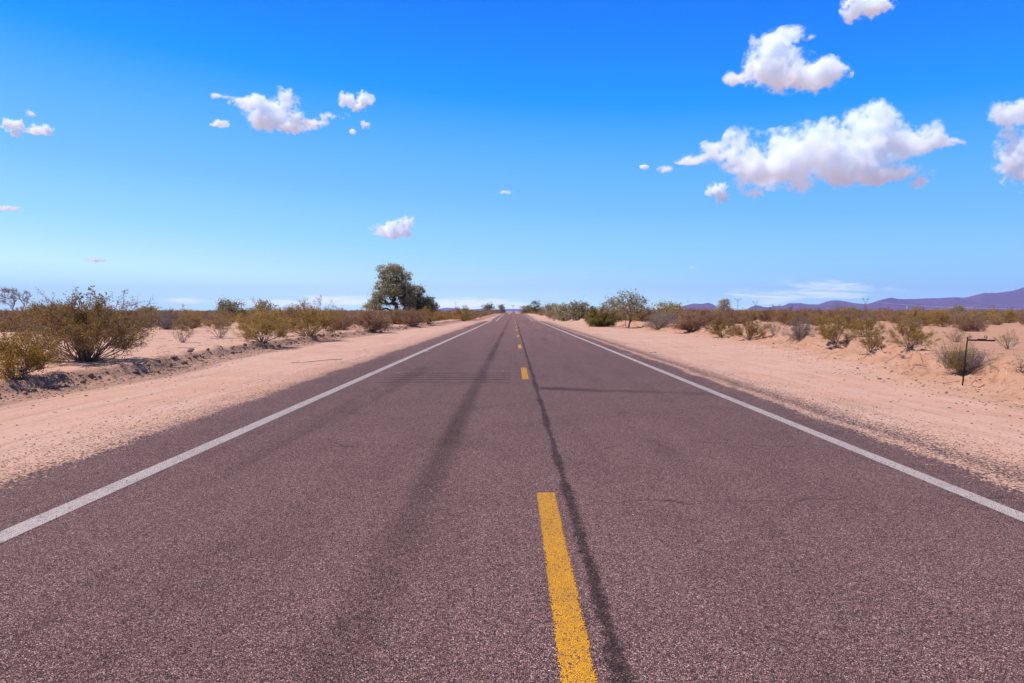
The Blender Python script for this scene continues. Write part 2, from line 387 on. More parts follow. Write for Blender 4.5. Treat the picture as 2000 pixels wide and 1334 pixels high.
    prof = nt.math('MULTIPLY', left, right)
    ve2 = nt.vor(flat, 60.0); er = nt.node('ShaderNodeSeparateColor'); nt.l.new(ve2.outputs['Color'], er.inputs[0])
    mask = nt.math('LESS_THAN', er.outputs[0], prof)
    edge_dark = nt.mix(nt.ss(prof, 0.75, 0.98, 0.55, 0.0), a, (0.07, 0.047, 0.052))
    col = nt.mix(mask, c, edge_dark)
    stone_h = nt.math('MULTIPLY', nt.math('MULTIPLY', gap, nt.math('ADD', 0.6, nt.math('MULTIPLY', rc.outputs[1], 0.6))), nt.math('SUBTRACT', 1.0, nt.math('MULTIPLY', blk, 0.5)))
    h = nt.node('ShaderNodeMix', data_type='FLOAT'); nt.put(h.inputs[0], mask); nt.put(h.inputs[2], nt.math('MULTIPLY', sand_h, 2.2)); nt.put(h.inputs[3], stone_h)
    rough = nt.node('ShaderNodeMix', data_type='FLOAT'); nt.put(rough.inputs[0], mask); nt.put(rough.inputs[2], 0.95); nt.put(rough.inputs[3], 0.88)
    principled(nt, out, col, rough.outputs[0], h.outputs[0], 0.75, 0.006, spec=0.10)
    return m

def paint(name, base, seed, half, cx=None):
    """thin worn road paint: broken by the stones under it and ragged at its sides"""
    m, nt, out = material(name)
    tc = nt.node('ShaderNodeTexCoord'); P = tc.outputs['Object']
    s = nt.node('ShaderNodeSeparateXYZ'); nt.l.new(P, s.inputs[0]); X, Y = s.outputs[0], s.outputs[1]
    c_ = nt.node('ShaderNodeCombineXYZ'); nt.put(c_.inputs[0], X); nt.put(c_.inputs[1], Y); flat = c_.outputs[0]
    ve = nt.vor(flat, 118.0, 'DISTANCE_TO_EDGE'); v1 = nt.vor(flat, 118.0); rc = nt.node('ShaderNodeSeparateColor'); nt.l.new(v1.outputs['Color'], rc.inputs[0])
    gap = nt.ss(ve.outputs['Distance'], 0.02, 0.11)
    wear = nt.ss(nt.noise(flat, 3.0, 4, 0.65), 0.35, 0.75, 0.01, 0.13)
    worn = nt.math('LESS_THAN', rc.outputs[1], wear)
    col = nt.mix(nt.math('MULTIPLY', nt.noise(flat, 9, 3), 0.35), base, tuple(q * 0.55 for q in base))
    tyre = nt.ss(nt.noise(flat, 1.7, 4, 0.6), 0.5, 0.75, 0, 0.35)
    col = nt.mix(tyre, col, tuple(q * 0.5 + 0.02 for q in base))
    col = nt.mix(nt.math('MULTIPLY', rc.outputs[2], 0.25), col, tuple(q * 0.7 for q in base))
    col = nt.mix(worn, col, (0.13, 0.08, 0.075))
    col = nt.mix(gap, (0.075, 0.05, 0.05), col)
    b = principled(nt, out, col, 0.7, nt.math('MULTIPLY', gap, 1.0), 0.7, 0.006, spec=0.25)
    if cx is not None:   # ragged sides: bare stones show through
        edge = nt.math('ABSOLUTE', nt.math('SUBTRACT', X, cx))
        rag = nt.math('ADD', edge, nt.math('ADD', nt.math('MULTIPLY', rc.outputs[0], 0.022), nt.math('MULTIPLY', nt.math('SUBTRACT', nt.noise(flat, 7, 3), 0.5), 0.03)))
        bare = nt.math('GREATER_THAN', rag, half + 0.012)
        tr = nt.node('ShaderNodeBsdfTransparent'); mx = nt.node('ShaderNodeMixShader')
        nt.put(mx.inputs[0], bare); nt.l.new(b.outputs[0], mx.inputs[1]); nt.l.new(tr.outputs[0], mx.inputs[2]); nt.l.new(mx.outputs[0], out.inputs['Surface'])
    return m

def leafmat(name, c1, c2, c3, trans=0.32):
    m, nt, out = material(name)
    g = nt.node('ShaderNodeNewGeometry'); oi = nt.node('ShaderNodeObjectInfo')
    tc = nt.node('ShaderNodeTexCoord')
    f = nt.math('ADD', nt.math('MULTIPLY', g.outputs['Random Per Island'], 0.55), nt.math('MULTIPLY', nt.noise(tc.outputs['Object'], 1.9, 2), 0.45))
    f = nt.math('ADD', f, nt.math('MULTIPLY', nt.math('SUBTRACT', oi.outputs['Random'], 0.5), 0.45))
    col = nt.ramp(f, [(0.18, c1), (0.5, c2), (0.82, c3)])
    d = nt.node('ShaderNodeBsdfPrincipled'); nt.put(d.inputs['Base Color'], col); nt.put(d.inputs['Roughness'], 0.6); nt.put(d.inputs['Specular IOR Level'], 0.3)
    t = nt.node('ShaderNodeBsdfTranslucent'); nt.put(t.inputs[0], col)
    mx = nt.node('ShaderNodeMixShader'); mx.inputs[0].default_value = trans
    nt.l.new(d.outputs[0], mx.inputs[1]); nt.l.new(t.outputs[0], mx.inputs[2]); nt.l.new(mx.outputs[0], out.inputs[0])
    return m

def barkmat(name, c1, c2, scale=6.0):
    m, nt, out = material(name)
    tc = nt.node('ShaderNodeTexCoord'); oi = nt.node('ShaderNodeObjectInfo'); g = nt.node('ShaderNodeNewGeometry')
    n = nt.noise(tc.outputs['Object'], scale, 4, 0.6)
    f = nt.math('ADD', nt.ss(n, 0.3, 0.7, 0, 0.6), nt.math('MULTIPLY', g.outputs['Random Per Island'], 0.4))
    principled(nt, out, nt.mix(f, c1, c2), 0.85, n, 0.5, 0.01, spec=0.2)
    return m

def plain(name, color, rough=0.6, metallic=0.0, var=0.25, scale=20):
    m, nt, out = material(name)
    tc = nt.node('ShaderNodeTexCoord'); n = nt.noise(tc.outputs['Object'], scale, 4, 0.6)
    principled(nt, out, nt.mix(nt.ss(n, 0.3, 0.75, 0, var), color, tuple(q * 0.45 for q in color)), rough, n, 0.3, 0.004, spec=0.3, metallic=metallic)
    return m

M_GROUND = road_and_sand('sand_and_chip_seal')
M_WHITE = paint('worn_white_road_paint', (0.72, 0.58, 0.53), 1, 0.08)
M_YELLOW = paint('worn_yellow_road_paint', (0.86, 0.375, 0.0), 2, 0.075, 0.27)
M_OLIVE = leafmat('creosote_leaf', (0.23, 0.126, 0.028), (0.40, 0.230, 0.046), (0.53, 0.34, 0.078))
M_BROWN = leafmat('dry_brown_leaf', (0.22, 0.108, 0.060), (0.33, 0.172, 0.094), (0.42, 0.24, 0.135))
M_GREYLEAF = leafmat('grey_bursage_leaf', (0.19, 0.135, 0.115), (0.28, 0.20, 0.165), (0.36, 0.27, 0.21))
M_GREEN = leafmat('fresh_green_leaf', (0.10, 0.078, 0.012), (0.18, 0.140, 0.022), (0.29, 0.22, 0.038))
M_TREE = leafmat('ironwood_leaf', (0.18, 0.150, 0.080), (0.30, 0.250, 0.140), (0.45, 0.38, 0.23), 0.35)
M_OCHRE = leafmat('ochre_creosote_leaf', (0.26, 0.140, 0.020), (0.42, 0.235, 0.032), (0.54, 0.33, 0.055), 0.3)
M_STRAW = leafmat('dry_straw', (0.40, 0.24, 0.05), (0.50, 0.32, 0.08), (0.58, 0.42, 0.15))
M_TWIG = barkmat('grey_twig_bark', (0.10, 0.070, 0.062), (0.25, 0.18, 0.16))
M_PALETWIG = barkmat('pale_dry_twig', (0.15, 0.11, 0.105), (0.34, 0.27, 0.25))
M_BARK = barkmat('dark_tree_bark', (0.035, 0.027, 0.024), (0.12, 0.09, 0.08), 3.0)
M_DEADBARK = barkmat('bleached_dead_wood', (0.20, 0.145, 0.130), (0.42, 0.33, 0.29), 3.0)
M_CLOD = plain('dry_earth_clod', (0.27, 0.150, 0.105), 0.95, 0, 0.6, 9)
M_STONE = leafmat('roadside_gravel', (0.13, 0.080, 0.066), (0.27, 0.165, 0.125), (0.52, 0.38, 0.32), 0.0)
M_BLACK = plain('black_painted_steel', (0.014, 0.010, 0.010), 0.75, 0.0, 0.5, 30)
M_RUST = plain('rust_worn_steel', (0.10, 0.045, 0.025), 0.7, 0.2, 0.6, 30)
M_PINK = plain('pink_plastic_ribbon', (0.85, 0.10, 0.30), 0.5, 0.0, 0.2, 20)
M_STEEL = plain('galvanised_tower_steel', (0.20, 0.20, 0.22), 0.5, 0.3, 0.3, 0.2)
M_WOODPOLE = plain('weathered_pole_wood', (0.52, 0.46, 0.42), 0.8, 0.0, 0.3, 2)
M_WIRE = plain('bright_conductor_wire', (0.75, 0.72, 0.75), 0.35, 0.4, 0.1, 0.1)

# ------------------------------------------------------------------ ground, road, markings
def graded(a, b, s0, ratio):
    v = [a]; s = s0
    while v[-1] < b: v.append(v[-1] + s); s *= ratio
    return v
ylines = [-2000, -1200, -500, -200, -90, -50, -30, -18, -10, -5, -2] + list(np.arange(0, 7, 0.35)) + graded(7, 17500, 0.12, 1.0125)
ylines = np.array([y for y in ylines])
xr = list(np.arange(5.0, 8.0, 0.25)) + list(np.arange(8.0, 16.0, 0.11)) + graded(16.0, 27000, 0.14, 1.06)
xl = [-q for q in (list(np.arange(5.0, 8.2, 0.25)) + list(np.arange(8.2, 12.5, 0.09)) + graded(12.5, 27000, 0.14, 1.06))]
xlines = np.array(sorted(set(xl + [-4.95, -4.86, -3, -1, 0, 1, 3, 4.86, 4.95] + xr)))
def sheet(xs, ys, zf):
    Xg, Yg = np.meshgrid(xs, ys)
    V = np.stack([Xg.ravel(), Yg.ravel(), zf(Xg, Yg).ravel()], 1)
    nx = len(xs); i = np.arange(len(ys) - 1)[:, None] * nx; j = np.arange(nx - 1)[None, :]
    F = np.stack([i + j, i + j + 1, i + nx + j + 1, i + nx + j], -1).reshape(-1, 4)
    return V, F
V, F = sheet(xlines, ylines, ground_h)
ground = new_obj('ground', V, F, M_GROUND, smooth=True)
_x, _y = V[:, 0], np.clip(V[:, 1], -20, 700); _dl = foot_left(_y) - _x; _dr = _x - foot_right(_y)
zone = np.stack([sstep(-1.15, -0.75, _dl + 0.25 * fbm(_x, _y, 3, 3)) * (1 - sstep(0.1, 0.5, _dl)), sstep(-0.9, 0.3, _dr), sstep(0.3, 1.5, _dl), np.ones(len(_x))], 1)
at_ = ground.data.attributes.new('zone', 'FLOAT_COLOR', 'POINT'); at_.data.foreach_set('color', zone.astype(np.float32).ravel()); tag(ground, kind='structure')

road_end = ylines[ylines < 800]; road_ys = road_end[road_end > -60]
def road_surf(x, y):
    ax = np.abs(x)
    fall = 1 - sstep(40, 260, ax)
    return road_z(y) - 0.0012 * ax - 0.018 * sstep(4.3, 5.0, ax)
rx = np.array([-5.0, -4.7, -4.4, -4.0, -3, -2, -1, 0, 1, 2, 3, 4.0, 4.4, 4.7, 5.0])
V, F = sheet(rx, road_ys, road_surf)
road = new_obj('road', V, F, M_GROUND, smooth=True); tag(road, kind='structure')
def marking(name, x0, x1, y0, y1, mat, dz=0.004, skew=0.0):
    ys = np.concatenate([[y0], road_ys[(road_ys > y0 + 0.02) & (road_ys < y1 - 0.02)], [y1]])
    if skew:
        V, F = sheet(np.array([x0, x1]), np.array([y0, y1]), lambda x, y: road_surf(x, y) + dz)
        V[:, 1] += (V[:, 0] - x0) * skew
    else:
        V, F = sheet(np.array([x0, x1]), ys, lambda x, y: road_surf(x, y) + dz)
    return new_obj(name, V, F, mat, road)
marking('edge_line', -3.55, -3.365, -20, 760, M_WHITE)
marking('edge_line', 3.69, 3.85, -20, 760, M_WHITE)
for k in range(0, 40):
    y0 = 2.38 + 12.2 * k
    marking('centre_line_dash', 0.27 - 0.079, 0.27 + 0.079, y0, y0 + 3.05, M_YELLOW)
p = hit(818, 691); marking('paint_tick', p[0], p[0] + 0.42, p[1], p[1] + 0.16, M_WHITE, 0.005)
p = hit(1218, 697); marking('paint_tick', p[0], p[0] + 0.40, p[1], p[1] + 0.16, M_WHITE, 0.005)
p = hit(768, 735); marking('paint_tick', p[0], p[0] + 0.16, p[1], p[1] + 0.05, M_WHITE, 0.005)
p = hit(1000, 726); marking('paint_tick', p[0], p[0] + 0.09, p[1], p[1] + 0.04, M_WHITE, 0.005)

# ------------------------------------------------------------------ shrubs
def make_shrub(seed, h, wd, nstem, twigs, subs, nleaf, leaf, thick=0.011, spread=1.0, leaf_from=0.3, droop=0.0, low=False):
    """creosote-like bush: stems fan out from the root crown, fork into twigs, leaves at the outside"""
    rng = np.random.default_rng(seed)
    T, L = MB(), MB()
    pts = []
    for i in range(nstem):
        ph = rng.uniform(0, 2 * np.pi); th = (rng.uniform(0, 1) ** 0.62) * R(74) * spread
        d = np.array([math.sin(th) * math.cos(ph), math.sin(th) * math.sin(ph), math.cos(th)])
        # reach to a lumpy dome envelope
        lum = 0.78 + 0.34 * vnoise(np.array([ph * 1.3 + seed]), np.array([th * 2.2 + 5]), seed)[0] + rng.normal() * 0.07
        Rr = 1 / math.sqrt((d[0] / (wd / 2)) ** 2 + (d[1] / (wd / 2)) ** 2 + (d[2] / h) ** 2) * lum
        n = 6; t = np.linspace(0, 1, n)
        base = np.array([math.cos(ph), math.sin(ph), 0]) * rng.uniform(0.0, 0.06) * wd
        P = base + d * (t[:, None] * Rr)
        bend = rng.normal(size=3) * 0.10 * Rr
        P = P + bend * (np.sin(t * np.pi) * 0.8)[:, None]
        P[:, 2] += 0.10 * Rr * (t ** 2 - t) * (1.0 if th > 0.6 else 0.2)
        P[1:] += rng.normal(size=(n - 1, 3)) * 0.018 * Rr
        P[:, 2] = np.maximum(P[:, 2], 0.01 + 0.02 * t); P[0, 2] = -0.06
        T.tube(P, thick * (1 - 0.75 * t) * rng.uniform(0.7, 1.25), 4, False)
        for j in range(twigs):
            tt = rng.uniform(leaf_from, 1.0); k = min(int(tt * (n - 1)), n - 2); f = tt * (n - 1) - k
            p0 = P[k] * (1 - f) + P[k + 1] * f
            dd = d * 0.75 + rng.normal(size=3) * 0.55 + np.array([0, 0, 0.30 - droop]); dd /= np.linalg.norm(dd)
            ln = rng.uniform(0.10, 0.26) * (h * 0.6 + wd * 0.25)
            q = np.linspace(0, 1, 4)[:, None]
            Q = p0 + dd * q * ln + rng.normal(size=(4, 3)) * 0.03 * ln * (q > 0)
            Q[:, 2] = np.maximum(Q[:, 2], 0.02)
            T.tube(Q, thick * 0.36 * (1 - 0.6 * q[:, 0]), 3, False)
            for s_ in range(subs):
                sp = rng.uniform(0.2, 1.0); kk = min(int(sp * 3), 2); ff = sp * 3 - kk
                s0 = Q[kk] * (1 - ff) + Q[kk + 1] * ff
                sd_ = dd * 0.6 + rng.normal(size=3) * 0.6 + np.array([0, 0, 0.2]); sd_ /= np.linalg.norm(sd_)
                sl = ln * rng.uniform(0.25, 0.55)
                S = s0 + sd_ * (np.linspace(0, 1, 3)[:, None] * sl)
                S[:, 2] = np.maximum(S[:, 2], 0.02)
                T.tube(S, thick * 0.19, 3, False)
                if nleaf:
                    u_ = rng.uniform(0.2, 1.05, nleaf)[:, None]
                    pts.append(s0 + sd_ * u_ * sl + rng.normal(size=(nleaf, 3)) * leaf * 1.9)
    if pts:
        pp = np.concatenate(pts); pp[:, 2] = np.maximum(pp[:, 2], 0.02)
        L.leaves(pp, leaf, rng)
    return T, L

PROTO = {}
def proto(key, leafm, twigm, **kw):
    T, L = make_shrub(**kw)
    tm = bpy.data.meshes.new('x'); bpy.data.meshes.remove(tm)
    V, Fq = T.arrays(); o = new_obj('stems', V, Fq, twigm); t_me = o.data; bpy.data.objects.remove(o)
    l_me = None
    if L.V:
        V, Fq = L.arrays(); o = new_obj('foliage', V, Fq, leafm); l_me = o.data; bpy.data.objects.remove(o)
    PROTO[key] = (t_me, l_me, kw['h'], kw['wd'])

# all prototypes have height 1.4 m or so; copies are scaled
for i in range(5):
    proto(('creosote', i), M_OLIVE, M_TWIG, seed=100 + i, h=1.4, wd=2.0, nstem=34, twigs=9, subs=6, nleaf=9, leaf=0.019, thick=0.011, leaf_from=0.48)
for i in range(3):
    proto(('brown', i), M_BROWN, M_TWIG, seed=200 + i, h=1.2, wd=1.9, nstem=42, twigs=10, subs=6, nleaf=9, leaf=0.019, thick=0.008, leaf_from=0.2)
for i in range(3):
    proto(('grey', i), M_GREYLEAF, M_PALETWIG, seed=300 + i, h=0.9, wd=1.7, nstem=44, twigs=10, subs=5, nleaf=5, leaf=0.014, thick=0.008, leaf_from=0.15)
for i in range(2):
    proto(('twiggy', i), M_OLIVE, M_PALETWIG, seed=400 + i, h=1.2, wd=1.5, nstem=18, twigs=6, subs=4, nleaf=3, leaf=0.020, thick=0.013, leaf_from=0.4, spread=0.72)
for i in range(2):
    proto(('green', i), M_GREEN, M_TWIG, seed=500 + i, h=1.3, wd=1.9, nstem=36, twigs=9, subs=6, nleaf=14, leaf=0.024, thick=0.013, leaf_from=0.15)

KIND = {'creosote': ('creosote_bush', 'bush'), 'brown': ('brush_shrub', 'shrub'), 'grey': ('bursage_shrub', 'shrub'), 'twiggy': ('twiggy_shrub', 'shrub'), 'green': ('green_bush', 'bush')}
def put_shrub(key, loc, h, wd, rz, label, group=None, tilt=(0, 0)):
    t_me, l_me, ph, pw = PROTO[key]
    nm, cat = KIND[key[0]]
    e_ = empty(nm, loc, label, cat, group, rz, (wd / pw, wd / pw, h / ph))
    e_.rotation_euler = (tilt[0], tilt[1], rz)
    o = bpy.data.objects.new('stems', t_me); COL.objects.link(o); o.parent = e_
    if l_me:
        o = bpy.data.objects.new('foliage', l_me); COL.objects.link(o); o.parent = e_
    return e_

rnd = random.Random(7)
occupied = []
def shrub_px(key, bx, by, wpx, hpx, label, rz=None):
    P = hit(bx, by); D = P[1]
    occupied.append((P[0], P[1], wpx * D / FPX * 0.5))
    return put_shrub(key, P, hpx * D / FPX, wpx * D / FPX, rnd.uniform(0, 6.28) if rz is None else rz, label)

# the two unmistakable bushes at the left edge are built on their own
def unique_bush(P, wd, h, seed, label, leafm, name='creosote_bush', sprigs=(), **kw):
    T, L = make_shrub(seed=seed, h=h, wd=wd, **kw)
    rng = np.random.default_rng(seed + 1)
    for (sx, sz, ln) in sprigs:           # lone sprigs that stand out above the dome
        p0 = np.array([sx, rng.uniform(-0.2, 0.2), sz - ln]); p1 = np.array([sx + rng.uniform(-0.06, 0.12), p0[1], sz])
        q = np.linspace(0, 1, 6)[:, None]; Q = p0 + (p1 - p0) * q + rng.normal(size=(6, 3)) * 0.015
        T.tube(Q, 0.006 * (1.2 - q[:, 0]), 3, False)
        for k in range(9):
            t = rng.uniform(0.35, 1); s0 = p0 + (p1 - p0) * t; d = rng.normal(size=3); d[2] = abs(d[2]); d /= np.linalg.norm(d); sl = rng.uniform(0.05, 0.16)
            T.tube(np.array([s0, s0 + d * sl * 0.5, s0 + d * sl]), 0.003, 3, False)
            L.leaves(s0 + d * rng.uniform(0.5, 1.1, 7)[:, None] * sl + rng.normal(size=(7, 3)) * 0.012, 0.026, rng)
    e_ = empty(name, P, label, 'bush')
    T.build('stems', M_TWIG, e_); L.build('foliage', leafm, e_)
    occupied.append((P[0], P[1], wd * 0.5))
    return e_
P = hit(168, 706)
unique_bush(P, 3.75, 1.50, 11, 'big sprawling creosote bush behind the cut berm, largest bush at the left', M_OLIVE, nstem=84, twigs=11, subs=6, nleaf=8, leaf=0.020, thick=0.015, leaf_from=0.50,
            sprigs=[(0.18, 1.95, 0.6), (0.28, 1.80, 0.5), (-0.22, 1.72, 0.4), (-0.05, 1.70, 0.4), (0.5, 1.72, 0.35), (0.42, 1.66, 0.3), (-0.35, 1.62, 0.3)])
P = hit(28, 736)
unique_bush(P, 1.7, 0.76, 12, 'low ochre creosote bush in front of the big bush, cut by the left frame edge', M_OCHRE, nstem=34, twigs=9, subs=5, nleaf=8, leaf=0.019, thick=0.012, leaf_from=0.4, spread=0.9)

for key, bx, by, wp, hp, lab in [
    (('twiggy', 0), 357, 669, 48, 34, 'small sparse twiggy shrub alone on bare sand right of the big left bush'),
    (('grey', 0), 330, 643, 82, 36, 'grey bare-twigged shrub behind the small sparse twiggy one on the left sand'),
    (('twiggy', 1), 430, 661, 62, 46, 'grey-stemmed sparse shrub just left of the dark-based creosote bush'),
    (('creosote', 0), 511, 668, 116, 66, 'creosote bush with dark fanned stems nearest the left clod line'),
    (('creosote', 1), 603, 657, 112, 62, 'wide creosote bush with grey dead base next right of the fanned-stem one'),
    (('brown', 0), 724, 645, 88, 42, 'rounded brown brush shrub on the berm left of the big tree'),
    (('brown', 1), 806, 637, 58, 32, 'low brown brush shrub in front of the big tree'),
    (('creosote', 2), 838, 634, 52, 32, 'olive creosote bush at the right foot of the big tree'),
    (('creosote', 3), 906, 627, 52, 28, 'lone olive bush with a thick stem beside the left shoulder past the big tree'),
    (('brown', 2), 22, 648, 66, 34, 'brown shrub behind the big left bush near the bare tree'),
    (('creosote', 4), 560, 640, 70, 40, 'olive bush half hidden between two creosote bushes on the left'),
    (('green', 0), 1172, 638, 72, 40, 'dense dark green bush at the foot of the bank, greenest right of the road'),
    (('grey', 1), 1286, 643, 66, 32, 'dome-shaped grey-purple shrub on the bank lip right of the green bush'),
    (('brown', 0), 1348, 646, 76, 36, 'brown brush shrub on the bank lip right of the grey dome shrub'),
    (('creosote', 1), 1412, 658, 62, 40, 'olive-brown bush above a dark erosion notch in the right bank'),
    (('creosote', 2), 1464, 663, 66, 46, 'creosote bush with dark roots on a bulge of the right bank'),
    (('twiggy', 1), 1511, 655, 40, 32, 'slim twiggy shrub in the sand gap on the right plain'),
    (('grey', 2), 1562, 664, 66, 42, 'grey fan-shaped shrub left of the tall pale-stemmed creosote on the bank'),
    (('creosote', 0), 1634, 672, 86, 54, 'tall creosote bush with pale grey stems on the right bank edge'),
    (('creosote', 4), 1700, 688, 46, 38, 'small green bush with dead twigs low on the right bank slope'),
    (('creosote', 3), 1778, 680, 84, 52, 'creosote bush with a slim fan of grey stems behind the right bank'),
    (('twiggy', 1), 1868, 668, 62, 24, 'low yellow-green bush right behind the black sign bracket'),
    (('twiggy', 0), 1968, 682, 48, 38, 'bare V-shaped twiggy shrub on sand right of the black sign bracket'),
]:
    shrub_px(key, bx, by, wp, hp, lab)

# dry grey and straw shrub beside the sign bracket
P = hit(1885, 730)
T, L = make_shrub(seed=77, h=0.42, wd=1.55, nstem=90, twigs=10, subs=4, nleaf=2, leaf=0.012, thick=0.005, leaf_from=0.15)
e_ = empty('dry_shrub', P, 'dry grey shrub with straw-yellow top right behind the sign bracket post', 'shrub')
T.build('stems', M_PALETWIG, e_); L.build('foliage', M_GREYLEAF, e_)
rng = np.random.default_rng(5); S = MB()
for i in range(210):
    a = rng.uniform(0, 6.28); r = rng.uniform(0, 0.30); p0 = np.array([-0.16 + r * math.cos(a), r * math.sin(a) * 0.8, 0.05])
    d = np.array([rng.normal() * 0.16, rng.normal() * 0.16, rng.uniform(0.38, 0.72)])
    S.tube(np.array([p0, p0 + d * 0.5 + rng.normal(size=3) * 0.01, p0 + d]), [0.003, 0.0022, 0.001], 3, False)
S.build('straw', M_STRAW, e_)
occupied.append((P[0], P[1], 0.8))
P = hit(1992, 727)
put_shrub(('twiggy', 1), P, 0.18, 0.5, 1.0, 'tiny yellowish plant on the bank at the right frame edge')

# the rest of the desert: nearest ones individuals, the others one mass
rngS = np.random.default_rng(2024)
cand = []
def zone_ok(x, y):
    fl, fr = float(foot_left(min(y, 700))), float(foot_right(min(y, 700)))
    return x < fl - 1.2 or x > fr + 2.2
def gaps(x, y):
    # bare sandy clearings near the road
    if x < 0 and y < 36 and x > -40: return False
    if x > 0 and y < 27: return False
    return True
tries = 0
cell = {}
def far_from(x, y, r):
    cx, cy = int(x // 6), int(y // 6)
    for a in range(cx - 1, cx + 2):
        for b in range(cy - 1, cy + 2):
            for (qx, qy, qr) in cell.get((a, b), ()):
                if (qx - x) ** 2 + (qy - y) ** 2 < (0.75 * (qr + r)) ** 2: return False
    return True
def put_cell(x, y, r): cell.setdefault((int(x // 6), int(y // 6)), []).append((x, y, r))
for q in occupied: put_cell(*q)
for D0, D1, dens in [(22, 45, 0.075), (45, 60, 0.09), (60, 130, 0.11), (130, 300, 0.075), (300, 900, 0.014), (900, 2200, 0.0024)]:
    half = 0.86
    area = half * (D1 ** 2 - D0 ** 2); n = int(area * dens)
    yy = np.sqrt(rngS.uniform(D0 ** 2, D1 ** 2, n)); xx = rngS.uniform(-1, 1, n) * half * yy
    clump = fbm(xx * 0.05, yy * 0.05, 99, 3)
    for x, y, c_ in zip(xx, yy, clump):
        if not zone_ok(x, y) or not gaps(x, y): continue
        if D1 <= 60 and c_ < -0.06 and rngS.uniform() < 0.85: continue
        r = rngS.uniform(0.6, 1.2)
        if D1 <= 300 and not far_from(x, y, r): continue
        if D1 <= 300: put_cell(x, y, r)
        cand.append((x, y, r))
# rows of bushes close beside the far road
for side_ in (-1, 1):
    y = 62
    while y < 620:
        edge = float(foot_left(y)) if side_ < 0 else float(foot_right(y))
        x = edge + side_ * (rngS.uniform(2.0, 6.0) if y < 110 else rngS.uniform(0.8, 3.2))
        r = rngS.uniform(0.9, 1.5) if side_ > 0 else rngS.uniform(0.7, 1.2)
        cand.append((x, y, r)); cand.append((edge + side_ * rngS.uniform(1.6, 10.0), y + 1, r * 0.9)); y += rngS.uniform(0.9, 2.0) * (1 + y / 300)
cand.sort(key=lambda q: q[0] ** 2 + q[1] ** 2)
NIND = 255
inds, rest = cand[:NIND], cand[NIND:]
LAB = {
    ('L', 'creosote'): ('olive creosote bush among many scattered over the left desert plain', 'creosote bushes on the left plain'),
    ('R', 'creosote'): ('olive creosote bush among many scattered over the right desert plain', 'creosote bushes on the right plain'),
    ('L', 'brown'): ('reddish brown brush shrub among many on the left desert plain', 'brown shrubs on the left plain'),
    ('R', 'brown'): ('reddish brown brush shrub among many on the right desert plain', 'brown shrubs on the right plain'),
    ('L', 'grey'): ('low grey bursage shrub among many on the left desert plain', 'grey shrubs on the left plain'),
    ('R', 'grey'): ('low grey bursage shrub among many on the right desert plain', 'grey shrubs on the right plain'),
    ('L', 'twiggy'): ('thin twiggy shrub with few leaves among many on the left plain', 'twiggy shrubs on the left plain'),
    ('R', 'twiggy'): ('thin twiggy shrub with few leaves among many on the right plain', 'twiggy shrubs on the right plain'),
    ('L', 'green'): ('fresh green bush among brown ones on the left desert plain', 'green bushes on the left plain'),
    ('R', 'green'): ('fresh green bush among brown ones on the right desert plain', 'green bushes on the right plain'),
}
for x, y, r in inds:
    u_ = rngS.uniform()
    fam = 'creosote' if u_ < 0.33 else 'brown' if u_ < 0.78 else 'grey' if u_ < 0.90 else 'twiggy' if u_ < 0.97 else 'green'
    nvar = sum(1 for k in PROTO if k[0] == fam)
    hh = min(r * rngS.uniform(1.05, 1.5), 1.50) * (0.7 if fam == 'grey' else 1.0)
    lab, grp = LAB[('L' if x < 0 else 'R', fam)]
    put_shrub((fam, int(rngS.integers(nvar))), (x, y, float(ground_h(x, y)) - 0.02), hh, 2 * r, rngS.uniform(0, 6.28), lab, grp)

# far mass: many thinned bushes in one mesh
def low_shrub(seed, nst, nl, lsz):
    rng = np.random.default_rng(seed); m = MB()
    for i in range(nst):
        ph = rng.uniform(0, 6.28); th = rng.uniform(0, 1) ** 0.6 * R(72)
        d = np.array([math.sin(th) * math.cos(ph), math.sin(th) * math.sin(ph), math.cos(th)]); s_ = np.cross(d, rng.normal(size=3)); s_ /= np.linalg.norm(s_)
        tip = d * np.array([1, 1, 1.2]) * rng.uniform(0.7, 1.05)
        m.add(np.array([[0, 0, 0] - s_ * 0.02, [0, 0, 0] + s_ * 0.02, tip * 0.6 + s_ * 0.012, tip]), np.array([[0, 1, 2, 3]]))
    dirs = rng.normal(size=(nl, 3)); dirs[:, 2] = np.abs(dirs[:, 2]) * 0.9; dirs /= np.linalg.norm(dirs, axis=1, keepdims=True)
    rad = rng.uniform(0.25, 1.0, nl) ** 0.5 * (0.75 + 0.4 * vnoise(dirs[:, 0] * 2.5 + seed, dirs[:, 1] * 2.5 + dirs[:, 2], seed))
    C = dirs * rad[:, None] * np.array([1, 1, 1.2]); C[:, 2] += 0.06
    m.leaves(C, lsz, rng, 1.9)
    return m.arrays()
LOD = {0: [low_shrub(900 + i, 22, 520, 0.075) for i in range(4)], 1: [low_shrub(920 + i, 8, 130, 0.14) for i in range(4)], 2: [low_shrub(940 + i, 4, 30, 0.28) for i in range(4)]}
masses = {0: ([], [], [0]), 1: ([], [], [0]), 2: ([], [], [0])}
for x, y, r in rest:
    lod = 0 if y < 190 else 1 if y < 420 else 2
    Vl, Fl = LOD[lod][int(rngS.integers(4))]
    a = rngS.uniform(0, 6.28); ca, sa = math.cos(a), math.sin(a)
    sc = r * (1.15 if y > 300 else 1.0)
    W = np.stack([Vl[:, 0] * ca - Vl[:, 1] * sa, Vl[:, 0] * sa + Vl[:, 1] * ca, Vl[:, 2] * rngS.uniform(0.95, 1.35)], 1) * sc + np.array([x, y, float(ground_h(x, y)) - 0.03])
    k = int(rngS.choice(3, p=[0.29, 0.57, 0.14]))
    vv, ff, nn = masses[k]
    vv.append(W); ff.append(Fl[0] + nn[0]); nn[0] += len(W)
